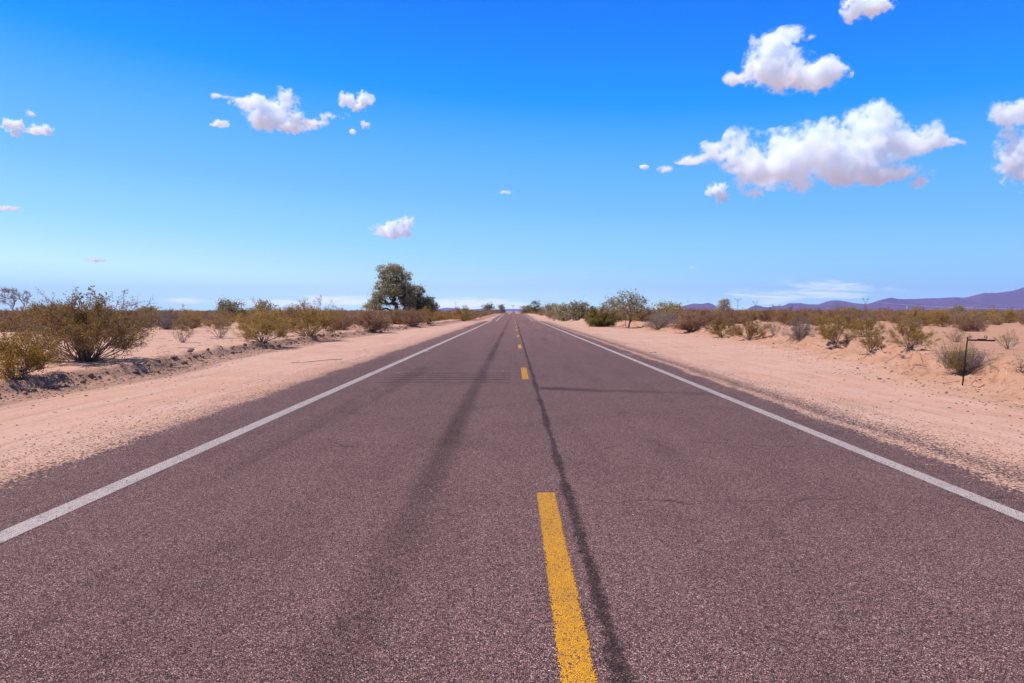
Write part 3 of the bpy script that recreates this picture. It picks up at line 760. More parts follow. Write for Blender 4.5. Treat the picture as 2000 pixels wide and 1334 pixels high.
# one object, three materials
allV = []; allF = []; mats = []; base = 0
for k, mt in ((0, M_OLIVE), (1, M_BROWN), (2, M_GREYLEAF)):
    vv, ff, nn = masses[k]
    allV += vv; f = np.concatenate(ff) + base; allF.append(f); mats.append(np.full(len(f), k)); base += nn[0]
far = new_obj('desert_scrub', np.concatenate(allV), np.concatenate(allF), M_OLIVE)
far.data.materials.append(M_BROWN); far.data.materials.append(M_GREYLEAF)
far.data.polygons.foreach_set('material_index', np.concatenate(mats).astype(np.int32))
tag(far, 'brown and olive scrub filling the far desert plain up to the horizon', 'scrub', kind='stuff')

# ------------------------------------------------------------------ trees
def make_tree(name, P, blobs, seed, label, leafm, barkm, nclus, leaf, per, stems=3, rad=0.16, group=None, cl=0.42, bare=False, base_w=0.5):
    """limbs grown from a few stems towards points spread through the crown's lobes; leaves in small clumps round those points"""
    rng = np.random.default_rng(seed)
    vol = np.array([b[3] * b[4] * b[5] for b in blobs]) ** 0.8; pr = vol / vol.sum()
    pts = []
    for b in rng.choice(len(blobs), nclus, p=pr):
        c = blobs[b]; d = rng.normal(size=3); d /= np.linalg.norm(d)
        q = np.array(c[:3]) + d * np.array(c[3:6]) * (rng.uniform(0.05, 1.0) ** 0.42)
        if q[2] > 0.25: pts.append(q)
    pts = np.array(pts)
    nodes = []; par = []
    hmin = min(b[2] - b[5] for b in blobs); hh = max(hmin, 0.5) if not bare else 1.2
    nodes.append(np.array([0.0, 0.0, -0.25])); par.append(-1)
    for s_ in range(stems):
        a = s_ / stems * 6.28 + rng.uniform(0, 1); prev = 0
        b0 = np.array([math.cos(a), math.sin(a), 0]) * base_w * 0.3
        lean = np.array([math.cos(a), math.sin(a), 0]) * rng.uniform(0.15, 0.45)
        for k in range(4):
            nodes.append(b0 + lean * k * hh * 0.33 + np.array([0, 0, k * hh * 0.36 - 0.1]) + rng.normal(size=3) * 0.04); par.append(prev); prev = len(nodes) - 1
    order = np.argsort(np.linalg.norm(pts - np.array([0, 0, hh]), axis=1))
    tips = []
    for i in order:
        q = pts[i]; N = np.array(nodes)
        dist = np.linalg.norm(N - q, axis=1) + 0.55 * np.maximum(N[:, 2] - q[2], 0) + 0.02 * np.arange(len(N)) ** 0.5
        j = int(np.argmin(dist)); L_ = np.linalg.norm(q - N[j]); ns = max(1, int(L_ / 0.45)); prev = j
        for k in range(1, ns + 1):
            t = k / ns; m_ = N[j] + (q - N[j]) * t + rng.normal(size=3) * 0.05 * L_ * (t < 1) + np.array([0, 0, 0.10 * L_ * math.sin(t * 3.14)])
            nodes.append(m_); par.append(prev); prev = len(nodes) - 1
        tips.append(prev)
    n = len(nodes); cnt = np.zeros(n)
    for t in tips:
        k = t
        while k >= 0: cnt[k] += 1; k = par[k]
    rr = rad * (np.maximum(cnt, 0.6) / max(cnt.max(), 1)) ** 0.46
    T = MB(); N = np.array(nodes)
    for k in range(n):
        if par[k] >= 0:
            j = par[k]; T.tube(np.array([N[j], (N[j] + N[k]) / 2, N[k]]), [min(rr[j], rr[k] * 1.35), rr[k] * 1.1, rr[k]], 5, False)
    e_ = empty(name, P, label, 'tree', group)
    if bare:      # fine bare twigs
        for t in tips:
            for q in range(per):
                d = (N[t] - N[par[t]]); d = d / (np.linalg.norm(d) + 1e-6) * 0.7 + rng.normal(size=3) * 0.6 + np.array([0, 0, bare]); d /= np.linalg.norm(d); ln = rng.uniform(0.25, 0.7)
                T.tube(np.array([N[t], N[t] + d * ln * 0.5 + rng.normal(size=3) * 0.03, N[t] + d * ln + np.array([0, 0, -0.05])]), [leaf, leaf * 0.7, leaf * 0.4], 3, False)
        T.build('trunk', barkm, e_)
        return e_
    T.build('trunk', barkm, e_)
    C = []
    for t in tips:
        sz = cl * rng.uniform(0.5, 1.3); m_ = int(per * rng.uniform(0.4, 1.5))
        dd = rng.normal(size=(m_, 3)) * np.array([1, 1, 0.75]) * sz * 0.5
        C.append(N[t] + dd)
    C = np.concatenate(C); C[:, 2] = np.maximum(C[:, 2], 0.1)
    L = MB(); L.leaves(C, leaf, rng, 2.0); L.build('crown', leafm, e_)
    return e_

D = 88.0
def lobes(rows, cx, y0, D):
    """(photo x, photo y, half width, half height) of crown lobes seen at distance D -> lobes in metres about the trunk base"""
    return [((px - cx) / FPX * D, (k % 3 - 1) * 0.9 + 0.0, (y0 - py) / FPX * D, rw / FPX * D, max(rw, rh) / FPX * D * 0.9, rh / FPX * D) for k, (px, py, rw, rh) in enumerate(rows)]
P = at(776, D); y0 = 608 + (CAMH - P[2]) / D * FPX
make_tree('ironwood_tree', P, lobes([(765, 533, 28, 15), (785, 545, 20, 20), (752, 560, 24, 20), (776, 562, 30, 16), (742, 577, 14, 10), (726, 594, 17, 8), (740, 597, 16, 11), (796, 580, 18, 20), (768, 527, 18, 9), (738, 586, 14, 12), (722, 597, 14, 7), (788, 594, 10, 12), (800, 560, 12, 12), (752, 588, 11, 12), (788, 584, 11, 14), (768, 574, 16, 7), (769, 588, 9, 12), (772, 600, 10, 7)], 776, y0, D), 3,
          'tall grey-green tree with forked dark trunks, biggest tree, left of the road', M_TREE, M_BARK, 520, 0.110, 38, stems=5, rad=0.36, cl=0.54, base_w=1.6)
P = at(822, D + 3); y0 = 608 + (CAMH - P[2]) / (D + 3) * FPX
make_tree('mesquite_tree', P, lobes([(815, 572, 16, 16), (822, 592, 24, 16), (838, 592, 13, 12), (804, 598, 16, 16), (846, 602, 9, 8), (824, 606, 24, 8)], 822, y0, D + 3), 4,
          'lower dark bushy tree crowding the right side of the biggest tree', M_TREE, M_BARK, 240, 0.110, 52, stems=4, rad=0.2, cl=0.60, base_w=1.4)
D = 62.0; P = at(1224, D); y0 = 608 + (CAMH - P[2]) / D * FPX
make_tree('palo_verde_tree', P, lobes([(1222, 584, 24, 14), (1245, 590, 18, 12), (1200, 592, 20, 12), (1226, 602, 36, 14), (1256, 600, 10, 8), (1186, 603, 14, 9)], 1224, y0, D), 5,
          'airy grey-green small tree with pale limbs on the right bank', M_TREE, M_TWIG, 200, 0.080, 22, stems=5, rad=0.09, cl=0.50, base_w=0.8)
D = 105.0; P = at(33, D); y0 = 608 + (CAMH - P[2]) / D * FPX
make_tree('bare_tree', P, lobes([(33, 602, 4, 6), (26, 591, 7, 7), (42, 588, 7, 8), (18, 582, 8, 7), (34, 579, 12, 8), (46, 576, 8, 8), (28, 569, 14, 5), (10, 592, 8, 3)], 34, y0, D), 6,
          'leafless grey tree standing above the scrub at the far left edge', None, M_DEADBARK, 190, 0.012, 9, stems=4, rad=0.10, bare=0.9, base_w=0.2)
D = 80.0; P = at(1424, D); y0 = 608 + (CAMH - P[2]) / D * FPX
make_tree('dead_tree', P, lobes([(1411, 596, 9, 9), (1420, 589, 10, 5), (1430, 595, 7, 6), (1408, 602, 6, 7)], 1428, y0, D), 8,
          'dead brown tree with drooping bare branches in front of the mountains', None, M_DEADBARK, 55, 0.018, 10, stems=1, rad=0.13, bare=-0.6, base_w=0.2)
for (px, D, hgt, wdt, lab, sd_) in [
    (447, 110, 3.6, 5.4, 'grey rounded small tree on the left horizon between the bushes', 21),
    (515, 100, 2.9, 4.4, 'brownish low tree behind the fanned-stem creosote bush on the left', 22),
    (75, 120, 3.2, 6.0, 'flat-topped grey tree just right of the leafless tree', 23),
    (112, 118, 3.0, 3.4, 'brown small tree left of the big bush top on the horizon', 24),
    (288, 150, 2.6, 5.0, 'low grey tree far back between the big bush and the rounded tree', 27),
    (956, 260, 4.6, 7.0, 'dark tree beside the road crest on its left', 25),
    (978, 330, 4.4, 6.0, 'farthest dark tree beside the left road edge at the crest', 26),
    (1048, 230, 4.8, 7.5, 'taller dark green tree beside the road crest on its right', 31),
    (1028, 300, 4.2, 8.0, 'farthest dark tree beside the right road edge at the crest', 32),
    (1078, 150, 3.4, 5.5, 'olive round tree right of the road past the sand heaps', 33),
    (1100, 118, 3.2, 4.6, 'grey-green feathery tree right of the road before the crest', 34),
    (1122, 105, 3.0, 5.2, 'broad grey-green tree next right of the feathery roadside tree', 35),
    (1304, 95, 2.4, 4.0, 'small leafy tree top rising left of the mountain foot', 36),
    (1660, 140, 2.6, 5.0, 'low olive tree top against the mountains left of the pylons', 37),
    (1870, 160, 2.8, 5.2, 'low olive tree top against the mountains right of the pylons', 38)]:
    P = at(px, D); r = random.Random(sd_)
    bl = [((r.random() - 0.5) * wdt * 0.55, (r.random() - 0.5) * wdt * 0.5, hgt * r.uniform(0.22, 0.75), wdt * 0.26, wdt * 0.26, hgt * 0.24) for _ in range(8)] + [(0, 0, hgt * 0.3, wdt * 0.42, wdt * 0.42, hgt * 0.28)] + [(0, 0, hgt * 0.78, wdt * 0.25, wdt * 0.25, hgt * 0.22)]
    make_tree('desert_tree', P, bl, sd_, lab, M_GREEN if px in (1048, 1028, 956) else M_TREE, M_BARK, 110, 0.14, 30, stems=3, rad=0.10, cl=0.7, base_w=0.5)

# tall open sprigs that break the left horizon
for (bx, by, wp, hp, lab) in [(592, 640, 34, 62, 'tall thin creosote with open sprigs against the sky, left plain'), (636, 640, 52, 56, 'creosote with loose dark sprigs against the sky left of the big tree')]:
    P = at(bx, 48); T, L = make_shrub(seed=bx, h=hp * 48 / FPX, wd=wp * 48 / FPX, nstem=12, twigs=7, subs=4, nleaf=6, leaf=0.045, thick=0.014, leaf_from=0.5, spread=0.7)
    e_ = empty('creosote_bush', P, lab, 'bush'); T.build('stems', M_TWIG, e_); L.build('foliage', M_OLIVE, e_)

# ------------------------------------------------------------------ clods, gravel, sticks
def rock_mesh(seed, sub=2):
    import bmesh
    bm = bmesh.new(); bmesh.ops.create_icosphere(bm, subdivisions=sub, radius=1.0)
    rng = np.random.default_rng(seed)
    pl = rng.normal(size=(7, 3)); pl /= np.linalg.norm(pl, axis=1, keepdims=True); off = rng.uniform(0.45, 0.9, 7)
    for v_ in bm.verts:
        p = np.array(v_.co)
        for n_, o_ in zip(pl, off):
            d = p @ n_ - o_
            if d > 0: p = p - n_ * d * 0.95
        p *= 1 + 0.16 * rng.normal() * 0.6
        p[2] *= 0.72
        v_.co = p
    V = np.array([v_.co[:] for v_ in bm.verts]); bm.verts.index_update(); F_ = np.array([[q.index for q in f.verts] for f in bm.faces]); bm.free()
    return V, F_
ROCKS = [rock_mesh(i) for i in range(6)]
clod_me = []
for V, F in ROCKS:
    o = new_obj('dirt_clod', V, F, M_CLOD); clod_me.append(o.data); bpy.data.objects.remove(o)
rngC = np.random.default_rng(55)
nclod = 0
for i in range(240):
    y = 8.6 * (66 / 8.6) ** rngC.uniform(); x = float(foot_left(y)) + abs(rngC.normal()) * 0.26 - 0.14
    s_ = rngC.uniform(0.020, 0.060) * (1.0 if rngC.uniform() < 0.88 else 1.5) * (1 + y / 70)
    o = bpy.data.objects.new('dirt_clod', clod_me[int(rngC.integers(6))]); COL.objects.link(o)
    o.location = (x, y, float(ground_h(x, y)) + s_ * 0.25); o.scale = (s_ * rngC.uniform(0.75, 1.3), s_ * rngC.uniform(0.75, 1.3), s_ * rngC.uniform(0.9, 1.4)); o.rotation_euler = (rngC.uniform(-.3, .3), rngC.uniform(-.3, .3), rngC.uniform(0, 6.28))
    tag(o, 'brown dirt clod lying along the cut edge of the left berm', 'dirt clod', 'clods along the left berm')
for i in range(60):
    y = 10 * (60 / 10) ** rngC.uniform(); x = float(foot_right(y)) + rngC.uniform(-0.8, 2.2)
    s_ = rngC.uniform(0.012, 0.038) * (1 + y / 60)
    o = bpy.data.objects.new('dirt_clod', clod_me[int(rngC.integers(6))]); COL.objects.link(o)
    o.location = (x, y, float(ground_h(x, y)) + s_ * 0.2); o.scale = (s_ * rngC.uniform(0.75, 1.2), s_ * rngC.uniform(0.75, 1.2), s_ * rngC.uniform(0.8, 1.2)); o.rotation_euler = (0.2, 0.1, rngC.uniform(0, 6.28))
    tag(o, 'sandy dirt clod lying on the slope of the right bank', 'dirt clod', 'clods on the right bank')

G = MB(); RS = [rock_mesh(40 + i, 1) for i in range(5)]
for i in range(11000):
    y = 3.2 * (45 / 3.2) ** rngC.uniform()
    q = rngC.uniform()
    if q < 0.42: x = float(foot_left(y)) + abs(rngC.normal()) * 0.50 - 0.1; s_ = rngC.uniform(0.008, 0.036) ** 1.0 * rngC.uniform(0.5, 1)
    elif q < 0.56: x = -4.7 - abs(rngC.normal()) * 0.7; s_ = rngC.uniform(0.005, 0.012)
    elif q < 0.67: x = 4.9 + abs(rngC.normal()) * 0.7; s_ = rngC.uniform(0.005, 0.012)
    elif q < 0.84: x = float(foot_right(y)) + rngC.normal() * 1.0; s_ = rngC.uniform(0.007, 0.024)
    else: x = rngC.choice([-1, 1]) * rngC.uniform(5, 14); s_ = rngC.uniform(0.006, 0.018)
    V, F = RS[int(rngC.integers(5))]; a = rngC.uniform(0, 6.28); ca, sa = math.cos(a), math.sin(a)
    W = np.stack([V[:, 0] * ca - V[:, 1] * sa, V[:, 0] * sa + V[:, 1] * ca, V[:, 2]], 1) * s_ * np.array([1.2, 0.9, 0.8])
    G.add(W + np.array([x, y, float(ground_h(x, y)) + s_ * 0.25]), F)
g = G.build('gravel', M_STONE); tag(g, 'loose gravel strewn over the sandy shoulders and banks', 'gravel', kind='stuff')

LT = MB()
for i in range(520):
    y = 8 * (60 / 8) ** rngC.uniform(); sd_ = rngC.choice([-1, 1])
    x = (float(foot_left(y)) - abs(rngC.normal()) * 3.0 - 0.2) if sd_ < 0 else (float(foot_right(y)) + rngC.normal() * 1.2 + 2.0)
    ln = rngC.uniform(0.08, 0.5); a = rngC.uniform(0, 6.28); q = np.linspace(-0.5, 0.5, 4)
    X_ = x + q * ln * math.cos(a); Y_ = y + q * ln * math.sin(a)
    LT.tube(np.stack([X_, Y_, ground_h(X_, Y_) + 0.012 + rngC.uniform(0, 0.03, 4)], 1), rngC.uniform(0.003, 0.008), 3, False)
lt = LT.build('twig_litter', M_TWIG); tag(lt, 'dead twigs littering the sand under and between the bushes', 'twig litter', kind='stuff')

def stick(px, py, ln, rz, label, r=0.012):
    P = hit(px, py); T = MB(); q = np.linspace(-0.5, 0.5, 6)
    T.tube(np.stack([q * ln * math.cos(rz), q * ln * math.sin(rz), 0.015 + 0.02 * np.sin(q * 5)], 1), r, 5, True)
    o = T.build('dry_stick', M_TWIG, None, loc=P); tag(o, label, 'stick')
stick(620, 706, 1.7, 0.75, 'thin dry stick lying on the left sand shoulder', 0.008)
stick(1695, 695, 0.9, 0.5, 'grey dry stick on the right bank below the small green bush')
stick(1270, 690, 0.5, 0.2, 'short dry stick on the right sand shoulder', 0.01)

# ------------------------------------------------------------------ sign bracket, ribbon stake
P = hit(1879, 755)
e_ = empty('sign_bracket', P, 'black iron L-shaped yard sign bracket without its sign, on the right bank', 'sign post')
D = P[1]; s_ = D / FPX
top = np.array([8 * s_, 0.0, 95 * s_]); arm = np.array([65 * s_, 0.05, 87.5 * s_])
b = MB(); b.tube(np.array([[0, 0, -0.15], top * 0.5, top]), 0.019, 4, True); b.build('post', M_BLACK, e_)
a0 = np.array([9 * s_, 0, 89 * s_])
b = MB(); b.tube(np.array([a0, (a0 + arm) / 2, arm]), 0.016, 4, True); b.build('arm', M_BLACK, e_)
def scroll(cx, cz, r, turns, start, sgn):
    t = np.linspace(0, 1, 40); ang = start + sgn * t * turns * 6.283; rr = r * (1 - 0.72 * t)
    return np.stack([cx + rr * np.cos(ang), np.full(40, 0.02), cz + rr * np.sin(ang)], 1)
b = MB(); b.tube(scroll(44 * s_, 94.0 * s_, 0.042, 1.4, -1.9, 1), 0.006, 5, True)
lead = np.array([[28 * s_, 0.015, 91 * s_], [33 * s_, 0.018, 90.2 * s_], [39 * s_, 0.02, 90.6 * s_], [43 * s_, 0.02, 94 * s_ - 0.042]]); b.tube(lead, 0.008, 5, True); b.build('scroll', M_BLACK, e_)
b = MB(); b.tube(scroll(14.5 * s_, 93.6 * s_, 0.030, 1.1, 4.0, -1), 0.006, 5, True); b.build('scroll', M_BLACK, e_)
for fx in (0.28, 0.86):
    q = a0 + (arm - a0) * fx; b = MB(); t = np.linspace(0, 5.2, 14)
    b.tube(np.stack([q[0] + 0.012 * np.cos(t), np.full(14, q[1]), q[2] - 0.024 + 0.012 * np.sin(t)], 1), 0.003, 4, True); b.build('hook', M_RUST, e_)

P = hit(50, 690); P = P + 0
e_ = empty('ribbon_stake', P, 'pink ribbon tied to a twig stake beside the big left bush', 'marker')
b = MB(); b.tube(np.array([[0, 0, -0.1], [0.01, 0, 0.25], [0.0, 0, 0.52]]), 0.006, 5, True); b.build('stake', M_PALETWIG, e_)
b = MB(); q = np.linspace(0, 1, 7)
for k in range(3):
    A = np.stack([-0.02 + 0.05 * np.sin(q * 4 + k) - 0.05 * q, 0.02 * np.cos(q * 5 + k * 2), 0.50 - 0.13 * q - 0.01 * k], 1); B_ = A + np.array([0.035, 0.01, 0.012])
    Vv = np.concatenate([A, B_]); b.add(Vv, np.array([[i, i + 1, 8 + i, 7 + i] for i in range(6)]))
b.build('ribbon', M_PINK, e_)

# ------------------------------------------------------------------ pylons, poles, wire
def pylon(px, D, h, style, label, wdt=0.55):
    P = at(px, D); e_ = empty('transmission_tower' if style != 'pole' else 'utility_pole', P, label, 'pylon' if style != 'pole' else 'pole')
    if style == 'pole':
        b = MB(); b.tube(np.array([[0, 0, -1], [0, 0, h * 0.5], [0, 0, h]]), [wdt, wdt * 0.85, wdt * 0.7], 6, True); b.build('pole', M_WOODPOLE, e_)
        return e_
    b = MB(); wb, wt = h * 0.12, h * 0.035; hw = h * 0.62
    if style == 'tee':
        b.tube(np.array([[0, 0, -1], [0, 0, h * 0.5], [0, 0, h]]), wdt, 5, True)
        b.build('mast', M_STEEL, e_)
        c = MB(); c.tube(np.array([[-h * 0.28, 0, h * 0.98], [0, 0, h * 0.93], [h * 0.28, 0, h * 0.98]]), wdt * 0.7, 5, True)
        c.tube(np.array([[-h * 0.20, 0, h * 0.97], [-h * 0.1, 0, h * 0.86], [0, 0, h * 0.75]]), wdt * 0.5, 5, True); c.tube(np.array([[h * 0.20, 0, h * 0.97], [h * 0.1, 0, h * 0.86], [0, 0, h * 0.75]]), wdt * 0.5, 5, True)
        c.build('crossarm', M_STEEL, e_)
        return e_
    for sx in (-1, 1):
        for sy in (-1, 1):
            b.tube(np.array([[sx * wb, sy * wb, -1], [sx * (wb + wt) / 2, sy * (wb + wt) / 2, hw / 2], [sx * wt, sy * wt, hw]]), wdt * 0.5, 4, True)
    nb_ = 5
    for k in range(nb_):
        z0, z1 = hw * k / nb_, hw * (k + 1) / nb_; w0 = wb + (wt - wb) * k / nb_; w1 = wb + (wt - wb) * (k + 1) / nb_
        for sy in (-1, 1):
            b.tube(np.array([[-w0, sy * w0, z0], [0, sy * (w0 + w1) / 2, (z0 + z1) / 2], [w1, sy * w1, z1]]), wdt * 0.3, 4, False); b.tube(np.array([[w0, sy * w0, z0], [0, sy * (w0 + w1) / 2, (z0 + z1) / 2], [-w1, sy * w1, z1]]), wdt * 0.3, 4, False)
    b.build('lattice_mast', M_STEEL, e_)
    c = MB()
    for sx in (-1, 1):
        c.tube(np.array([[0, 0, hw], [sx * h * 0.10, 0, h * 0.80], [sx * h * 0.19, 0, h]]), wdt * 0.5, 4, True)
        c.tube(np.array([[sx * wt, 0, hw], [sx * h * 0.16, 0, h * 0.78], [sx * h * 0.19, 0, h]]), wdt * 0.35, 4, True)
        c.tube(np.array([[sx * h * 0.30, 0, h * 0.90], [sx * h * 0.24, 0, h * 0.92], [sx * h * 0.12, 0, h * 0.86]]), wdt * 0.4, 4, True)
    c.tube(np.array([[-h * 0.30, 0, h * 0.90], [0, 0, h * 0.9], [h * 0.30, 0, h * 0.90]]), wdt * 0.5, 4, True)
    c.build('crossarm', M_STEEL, e_)
    return e_
pylon(1690, 1500, 32, 'lattice', 'left one of two V-headed lattice pylons before the mountains', 0.6)
pylon(1719, 1700, 32, 'lattice', 'fainter lattice pylon right of the V-headed one before the mountains', 0.55)
pylon(1475, 1600, 27, 'lattice', 'lattice pylon right of the dead tree before the mountain gap', 0.55)
pylon(982, 1500, 20, 'tee', 'grey Y-topped pylon over the road crest, left of the pair', 0.5)
pylon(1002, 1600, 18, 'tee', 'grey T-topped pylon over the road crest, right of the pair', 0.5)
pylon(1441, 420, 9.5, 'tee', 'thin crossarmed power pole just right of the dead tree', 0.14)
pylon(1771, 260, 3.2, 'pole', 'short white pole in the scrub below the power wire', 0.13)
pylon(1436, 75, 1.7, 'pole', 'pale thin post in the scrub beside the dead tree', 0.03)
A = direction(1712, 590) * 1700 + np.array([0, 0, CAMH]); B = direction(2060, 604) * 900 + np.array([0, 0, CAMH])
q = np.linspace(0, 1, 30)[:, None]; Wp = A + (B - A) * q; Wp[:, 2] -= (q[:, 0] * (1 - q[:, 0])) * 16
b = MB(); b.tube(Wp, 0.16, 4, False); o = b.build('power_wire', M_WIRE); tag(o, 'pale sagging power wire running right from the lattice pylons', 'wire')

# ------------------------------------------------------------------ mountains and hills
def mountain_mat(name, c1, c2):
    m, nt, out = material(name)
    tc = nt.node('ShaderNodeTexCoord'); n = nt.noise(tc.outputs['Object'], 0.0016, 6, 0.6)
    principled(nt, out, nt.mix(nt.ss(n, 0.35, 0.65), c1, c2), 0.95, spec=0.1)
    return m
M_MOUNT = mountain_mat('far_mountain_rock', (0.070, 0.030, 0.055), (0.120, 0.055, 0.080))
def range_mesh(name, prof, D, depth, seed, mat, nu=420, nv=46):
    xs = np.array([p_[0] for p_ in prof], float); hs = np.array([p_[1] for p_ in prof], float)
    pxs = np.linspace(xs[0], xs[-1], nu); H = np.interp(pxs, xs, hs)
    t = np.linspace(0, 1, nv)
    U, Tt = np.meshgrid(pxs, t)
    Yd = D + depth * (Tt - 0.55)
    Xd = (U - 1003) / FPX * Yd
    Hh = np.broadcast_to(H, U.shape)
    shape = np.where(Tt < 0.55, sstep(0, 0.55, Tt) ** 1.15, 1 - sstep(0.55, 1.0, Tt))
    sc = D / 9000.0
    rid = 1 - np.abs(2 * vnoise(Xd / (650 * sc), Yd / (1500 * sc), seed) - 1); rid2 = 1 - np.abs(2 * vnoise(Xd / (210 * sc), Yd / (500 * sc), seed + 3) - 1)
    carve = 0.60 * (rid - 0.5) + 0.34 * (rid2 - 0.5) + 0.3 * fbm(Xd / (400 * sc), Yd / (400 * sc), seed + 7, 4)
    Z = Hh / FPX * Yd * np.clip(shape * (1 + carve * (1 - np.exp(-((Tt - 0.55) / 0.16) ** 2) * 0.85)), 0, None)
    Z = Z + 0.045 * Hh / FPX * Yd * fbm(Xd / (120 * sc), Yd / (120 * sc), seed + 9, 3) * shape - 3.0
    V = np.stack([Xd.ravel(), Yd.ravel(), Z.ravel()], 1)
    i = np.arange(nv - 1)[:, None] * nu; j = np.arange(nu - 1)[None, :]
    F = np.stack([i + j, i + j + 1, i + nu + j + 1, i + nu + j], -1).reshape(-1, 4)
    o = new_obj(name, V, F, mat, smooth=True); return tag(o, kind='structure')
prof = [(1285, 0), (1305, 5), (1318, 9), (1334, 11), (1352, 16), (1372, 15.5), (1383, 17.5), (1392, 14), (1402, 8), (1418, 4), (1440, 1.5), (1456, 3), (1466, 9), (1478, 12), (1488, 9.5), (1500, 8), (1512, 10.5), (1528, 11), (1540, 16.5), (1562, 16.5), (1580, 13.5), (1596, 13), (1612, 18), (1628, 20.5), (1650, 19),
        (1668, 16), (1688, 14), (1700, 16), (1722, 22), (1738, 26), (1762, 25.5), (1788, 25.5), (1808, 26.5), (1830, 26), (1850, 27), (1866, 27), (1880, 25.5), (1896, 29), (1918, 34.5), (1940, 34), (1955, 35.5), (1975, 38), (1990, 43), (2004, 46), (2040, 54), (2110, 52), (2200, 58), (2350, 40), (2600, 30), (2800, 0)]
range_mesh('mountains', prof, 10500, 5200, 13, M_MOUNT)
prof2 = [(780, 0), (815, 2.5), (850, 5), (872, 7), (890, 6), (915, 4), (940, 5), (965, 3), (985, 4), (995, 5), (1010, 5), (1040, 3), (1100, 2), (1180, 0)]
range_mesh('hills', prof2, 15500, 2600, 17, M_MOUNT, 160, 20)

# ------------------------------------------------------------------ air
hz = bpy.data.meshes.new('haze')
b = MB(); b.box((0, 8000, 340), (60000, 21000, 690)); V, F = b.arrays()
haze = new_obj('haze', V, F); tag(haze, kind='stuff')
m, nt, out = material('desert_air')
pv = nt.node('ShaderNodeVolumePrincipled'); pv.inputs['Color'].default_value = (0.33, 0.46, 1.0, 1); pv.inputs['Density'].default_value = 4.5e-5; pv.inputs['Anisotropy'].default_value = 0.0
nt.l.new(pv.outputs[0], out.inputs['Volume']); haze.data.materials.append(m)
m.volume_intersection_method = 'FAST' if hasattr(m, 'volume_intersection_method') else None

# ------------------------------------------------------------------ clouds
def cloud(blobs, label, dens=1.0, seed=0, amp=1.0, group=None, alt=1500.0, soft=0.55, ero=0.0):
    cx = sum(b[0] for b in blobs) / len(blobs); cy = sum(b[1] for b in blobs) / len(blobs)
    Y = min(alt / max((608 - cy) / FPX, 0.02), 14000.0)
    C = direction(cx, cy) * Y + np.array([0, 0, CAMH])
    r_ = random.Random(seed); s = Y / FPX
    loc = []
    mean_r = sum(b[3] for b in blobs) / len(blobs) * s
    for (px, py, rx_, ry_) in blobs:
        c = direction(px, py) * Y + np.array([0, 0, CAMH]) - C
        dr_ = (rx_ + ry_) / 2 * s * 1.15
        c[1] += r_.uniform(-0.5, 0.5) * mean_r
        loc.append((c, (rx_ * s * 1.43, dr_ * 1.36, ry_ * s * 1.46)))
    # hull: balls joined by a voxel remesh
    import bmesh
    bm = bmesh.new()
    for c, rr in loc:
        k = 0.93
        bmesh.ops.create_icosphere(bm, subdivisions=3, radius=1.0, matrix=Matrix.Translation(Vector(c)) @ Matrix.Diagonal((rr[0] * k, rr[1] * k, rr[2] * k, 1)))
    me = bpy.data.meshes.new('cloud'); bm.to_mesh(me); bm.free()
    o = bpy.data.objects.new('cloud', me); COL.objects.link(o); o.location = C
    ext = max(max(abs(c[i]) + rr[i] for c, rr in loc) for i in range(3))
    md = o.modifiers.new('join', 'REMESH'); md.mode = 'VOXEL'; md.voxel_size = max(ext / 70, min(min(rr) for c, rr in loc) / 3.5)
    dg = bpy.context.evaluated_depsgraph_get(); me2 = bpy.data.meshes.new_from_object(o.evaluated_get(dg))
    o.modifiers.clear(); o.data = me2; bpy.data.meshes.remove(me)
    m, nt, out = material('cloud_vapour')
    tc = nt.node('ShaderNodeTexCoord'); P = tc.outputs['Object']
    typ = np.median([min(rr) for c, rr in loc])
    big = sorted([min(rr) for c, rr in loc])[-1]
    f = None
    n_w = nt.node('ShaderNodeTexNoise'); nt.put(n_w.inputs['Vector'], P); nt.put(n_w.inputs['Scale'], 0.9 / big); nt.put(n_w.inputs['Detail'], 2.0)
    Pw = nt.vm('ADD', P, nt.vm('SCALE', nt.vm('SUBTRACT', n_w.outputs['Color'], (0.5, 0.5, 0.5)), scale=0.55 * big))
    for c, rr in loc:
        q = nt.vm('LENGTH', nt.vm('MULTIPLY', nt.vm('SUBTRACT', Pw, tuple(c)), tuple(1 / v_ for v_ in rr)))
        g_ = nt.math('SUBTRACT', 1.0, q)
        if f is None: f = g_
        else:
            nd = nt.node('ShaderNodeMath', operation='SMOOTH_MAX'); nt.put(nd.inputs[0], f); nt.put(nd.inputs[1], g_); nd.inputs[2].default_value = 0.22; f = nd.outputs[0]
    off = nt.vm('ADD', P, (seed * 913.0, seed * 577.0, 0))
    n1 = nt.noise(off, 1.25 / big, 11, 0.76)
    vb = nt.vor(off, 2.2 / big); nt.put(vb.inputs['Detail'], 2.0); nt.put(vb.inputs['Roughness'], 0.5)
    ff = nt.math('SUBTRACT', nt.math('ADD', f, nt.math('MULTIPLY', nt.math('SUBTRACT', n1, 0.5), 3.7 * amp)), 0.27 + ero)
    ff = nt.math('SUBTRACT', ff, nt.math('MULTIPLY', nt.math('SUBTRACT', vb.outputs['Distance'], 0.45), 0.22))
    d_ = nt.math('MULTIPLY', nt.ss(ff, 0.0, soft), nt.ss(f, 0.0, 0.16))
    pv = nt.node('ShaderNodeVolumePrincipled'); nt.put(pv.inputs['Color'], (0.966, 0.985, 1.0)); nt.put(pv.inputs['Density'], nt.math('MULTIPLY', d_, dens * 10.0 / big)); pv.inputs['Anisotropy'].default_value = 0.0
    nt.l.new(pv.outputs[0], out.inputs['Volume'])
    o.data.materials.clear(); o.data.materials.append(m)
    return tag(o, label, 'cloud', group)

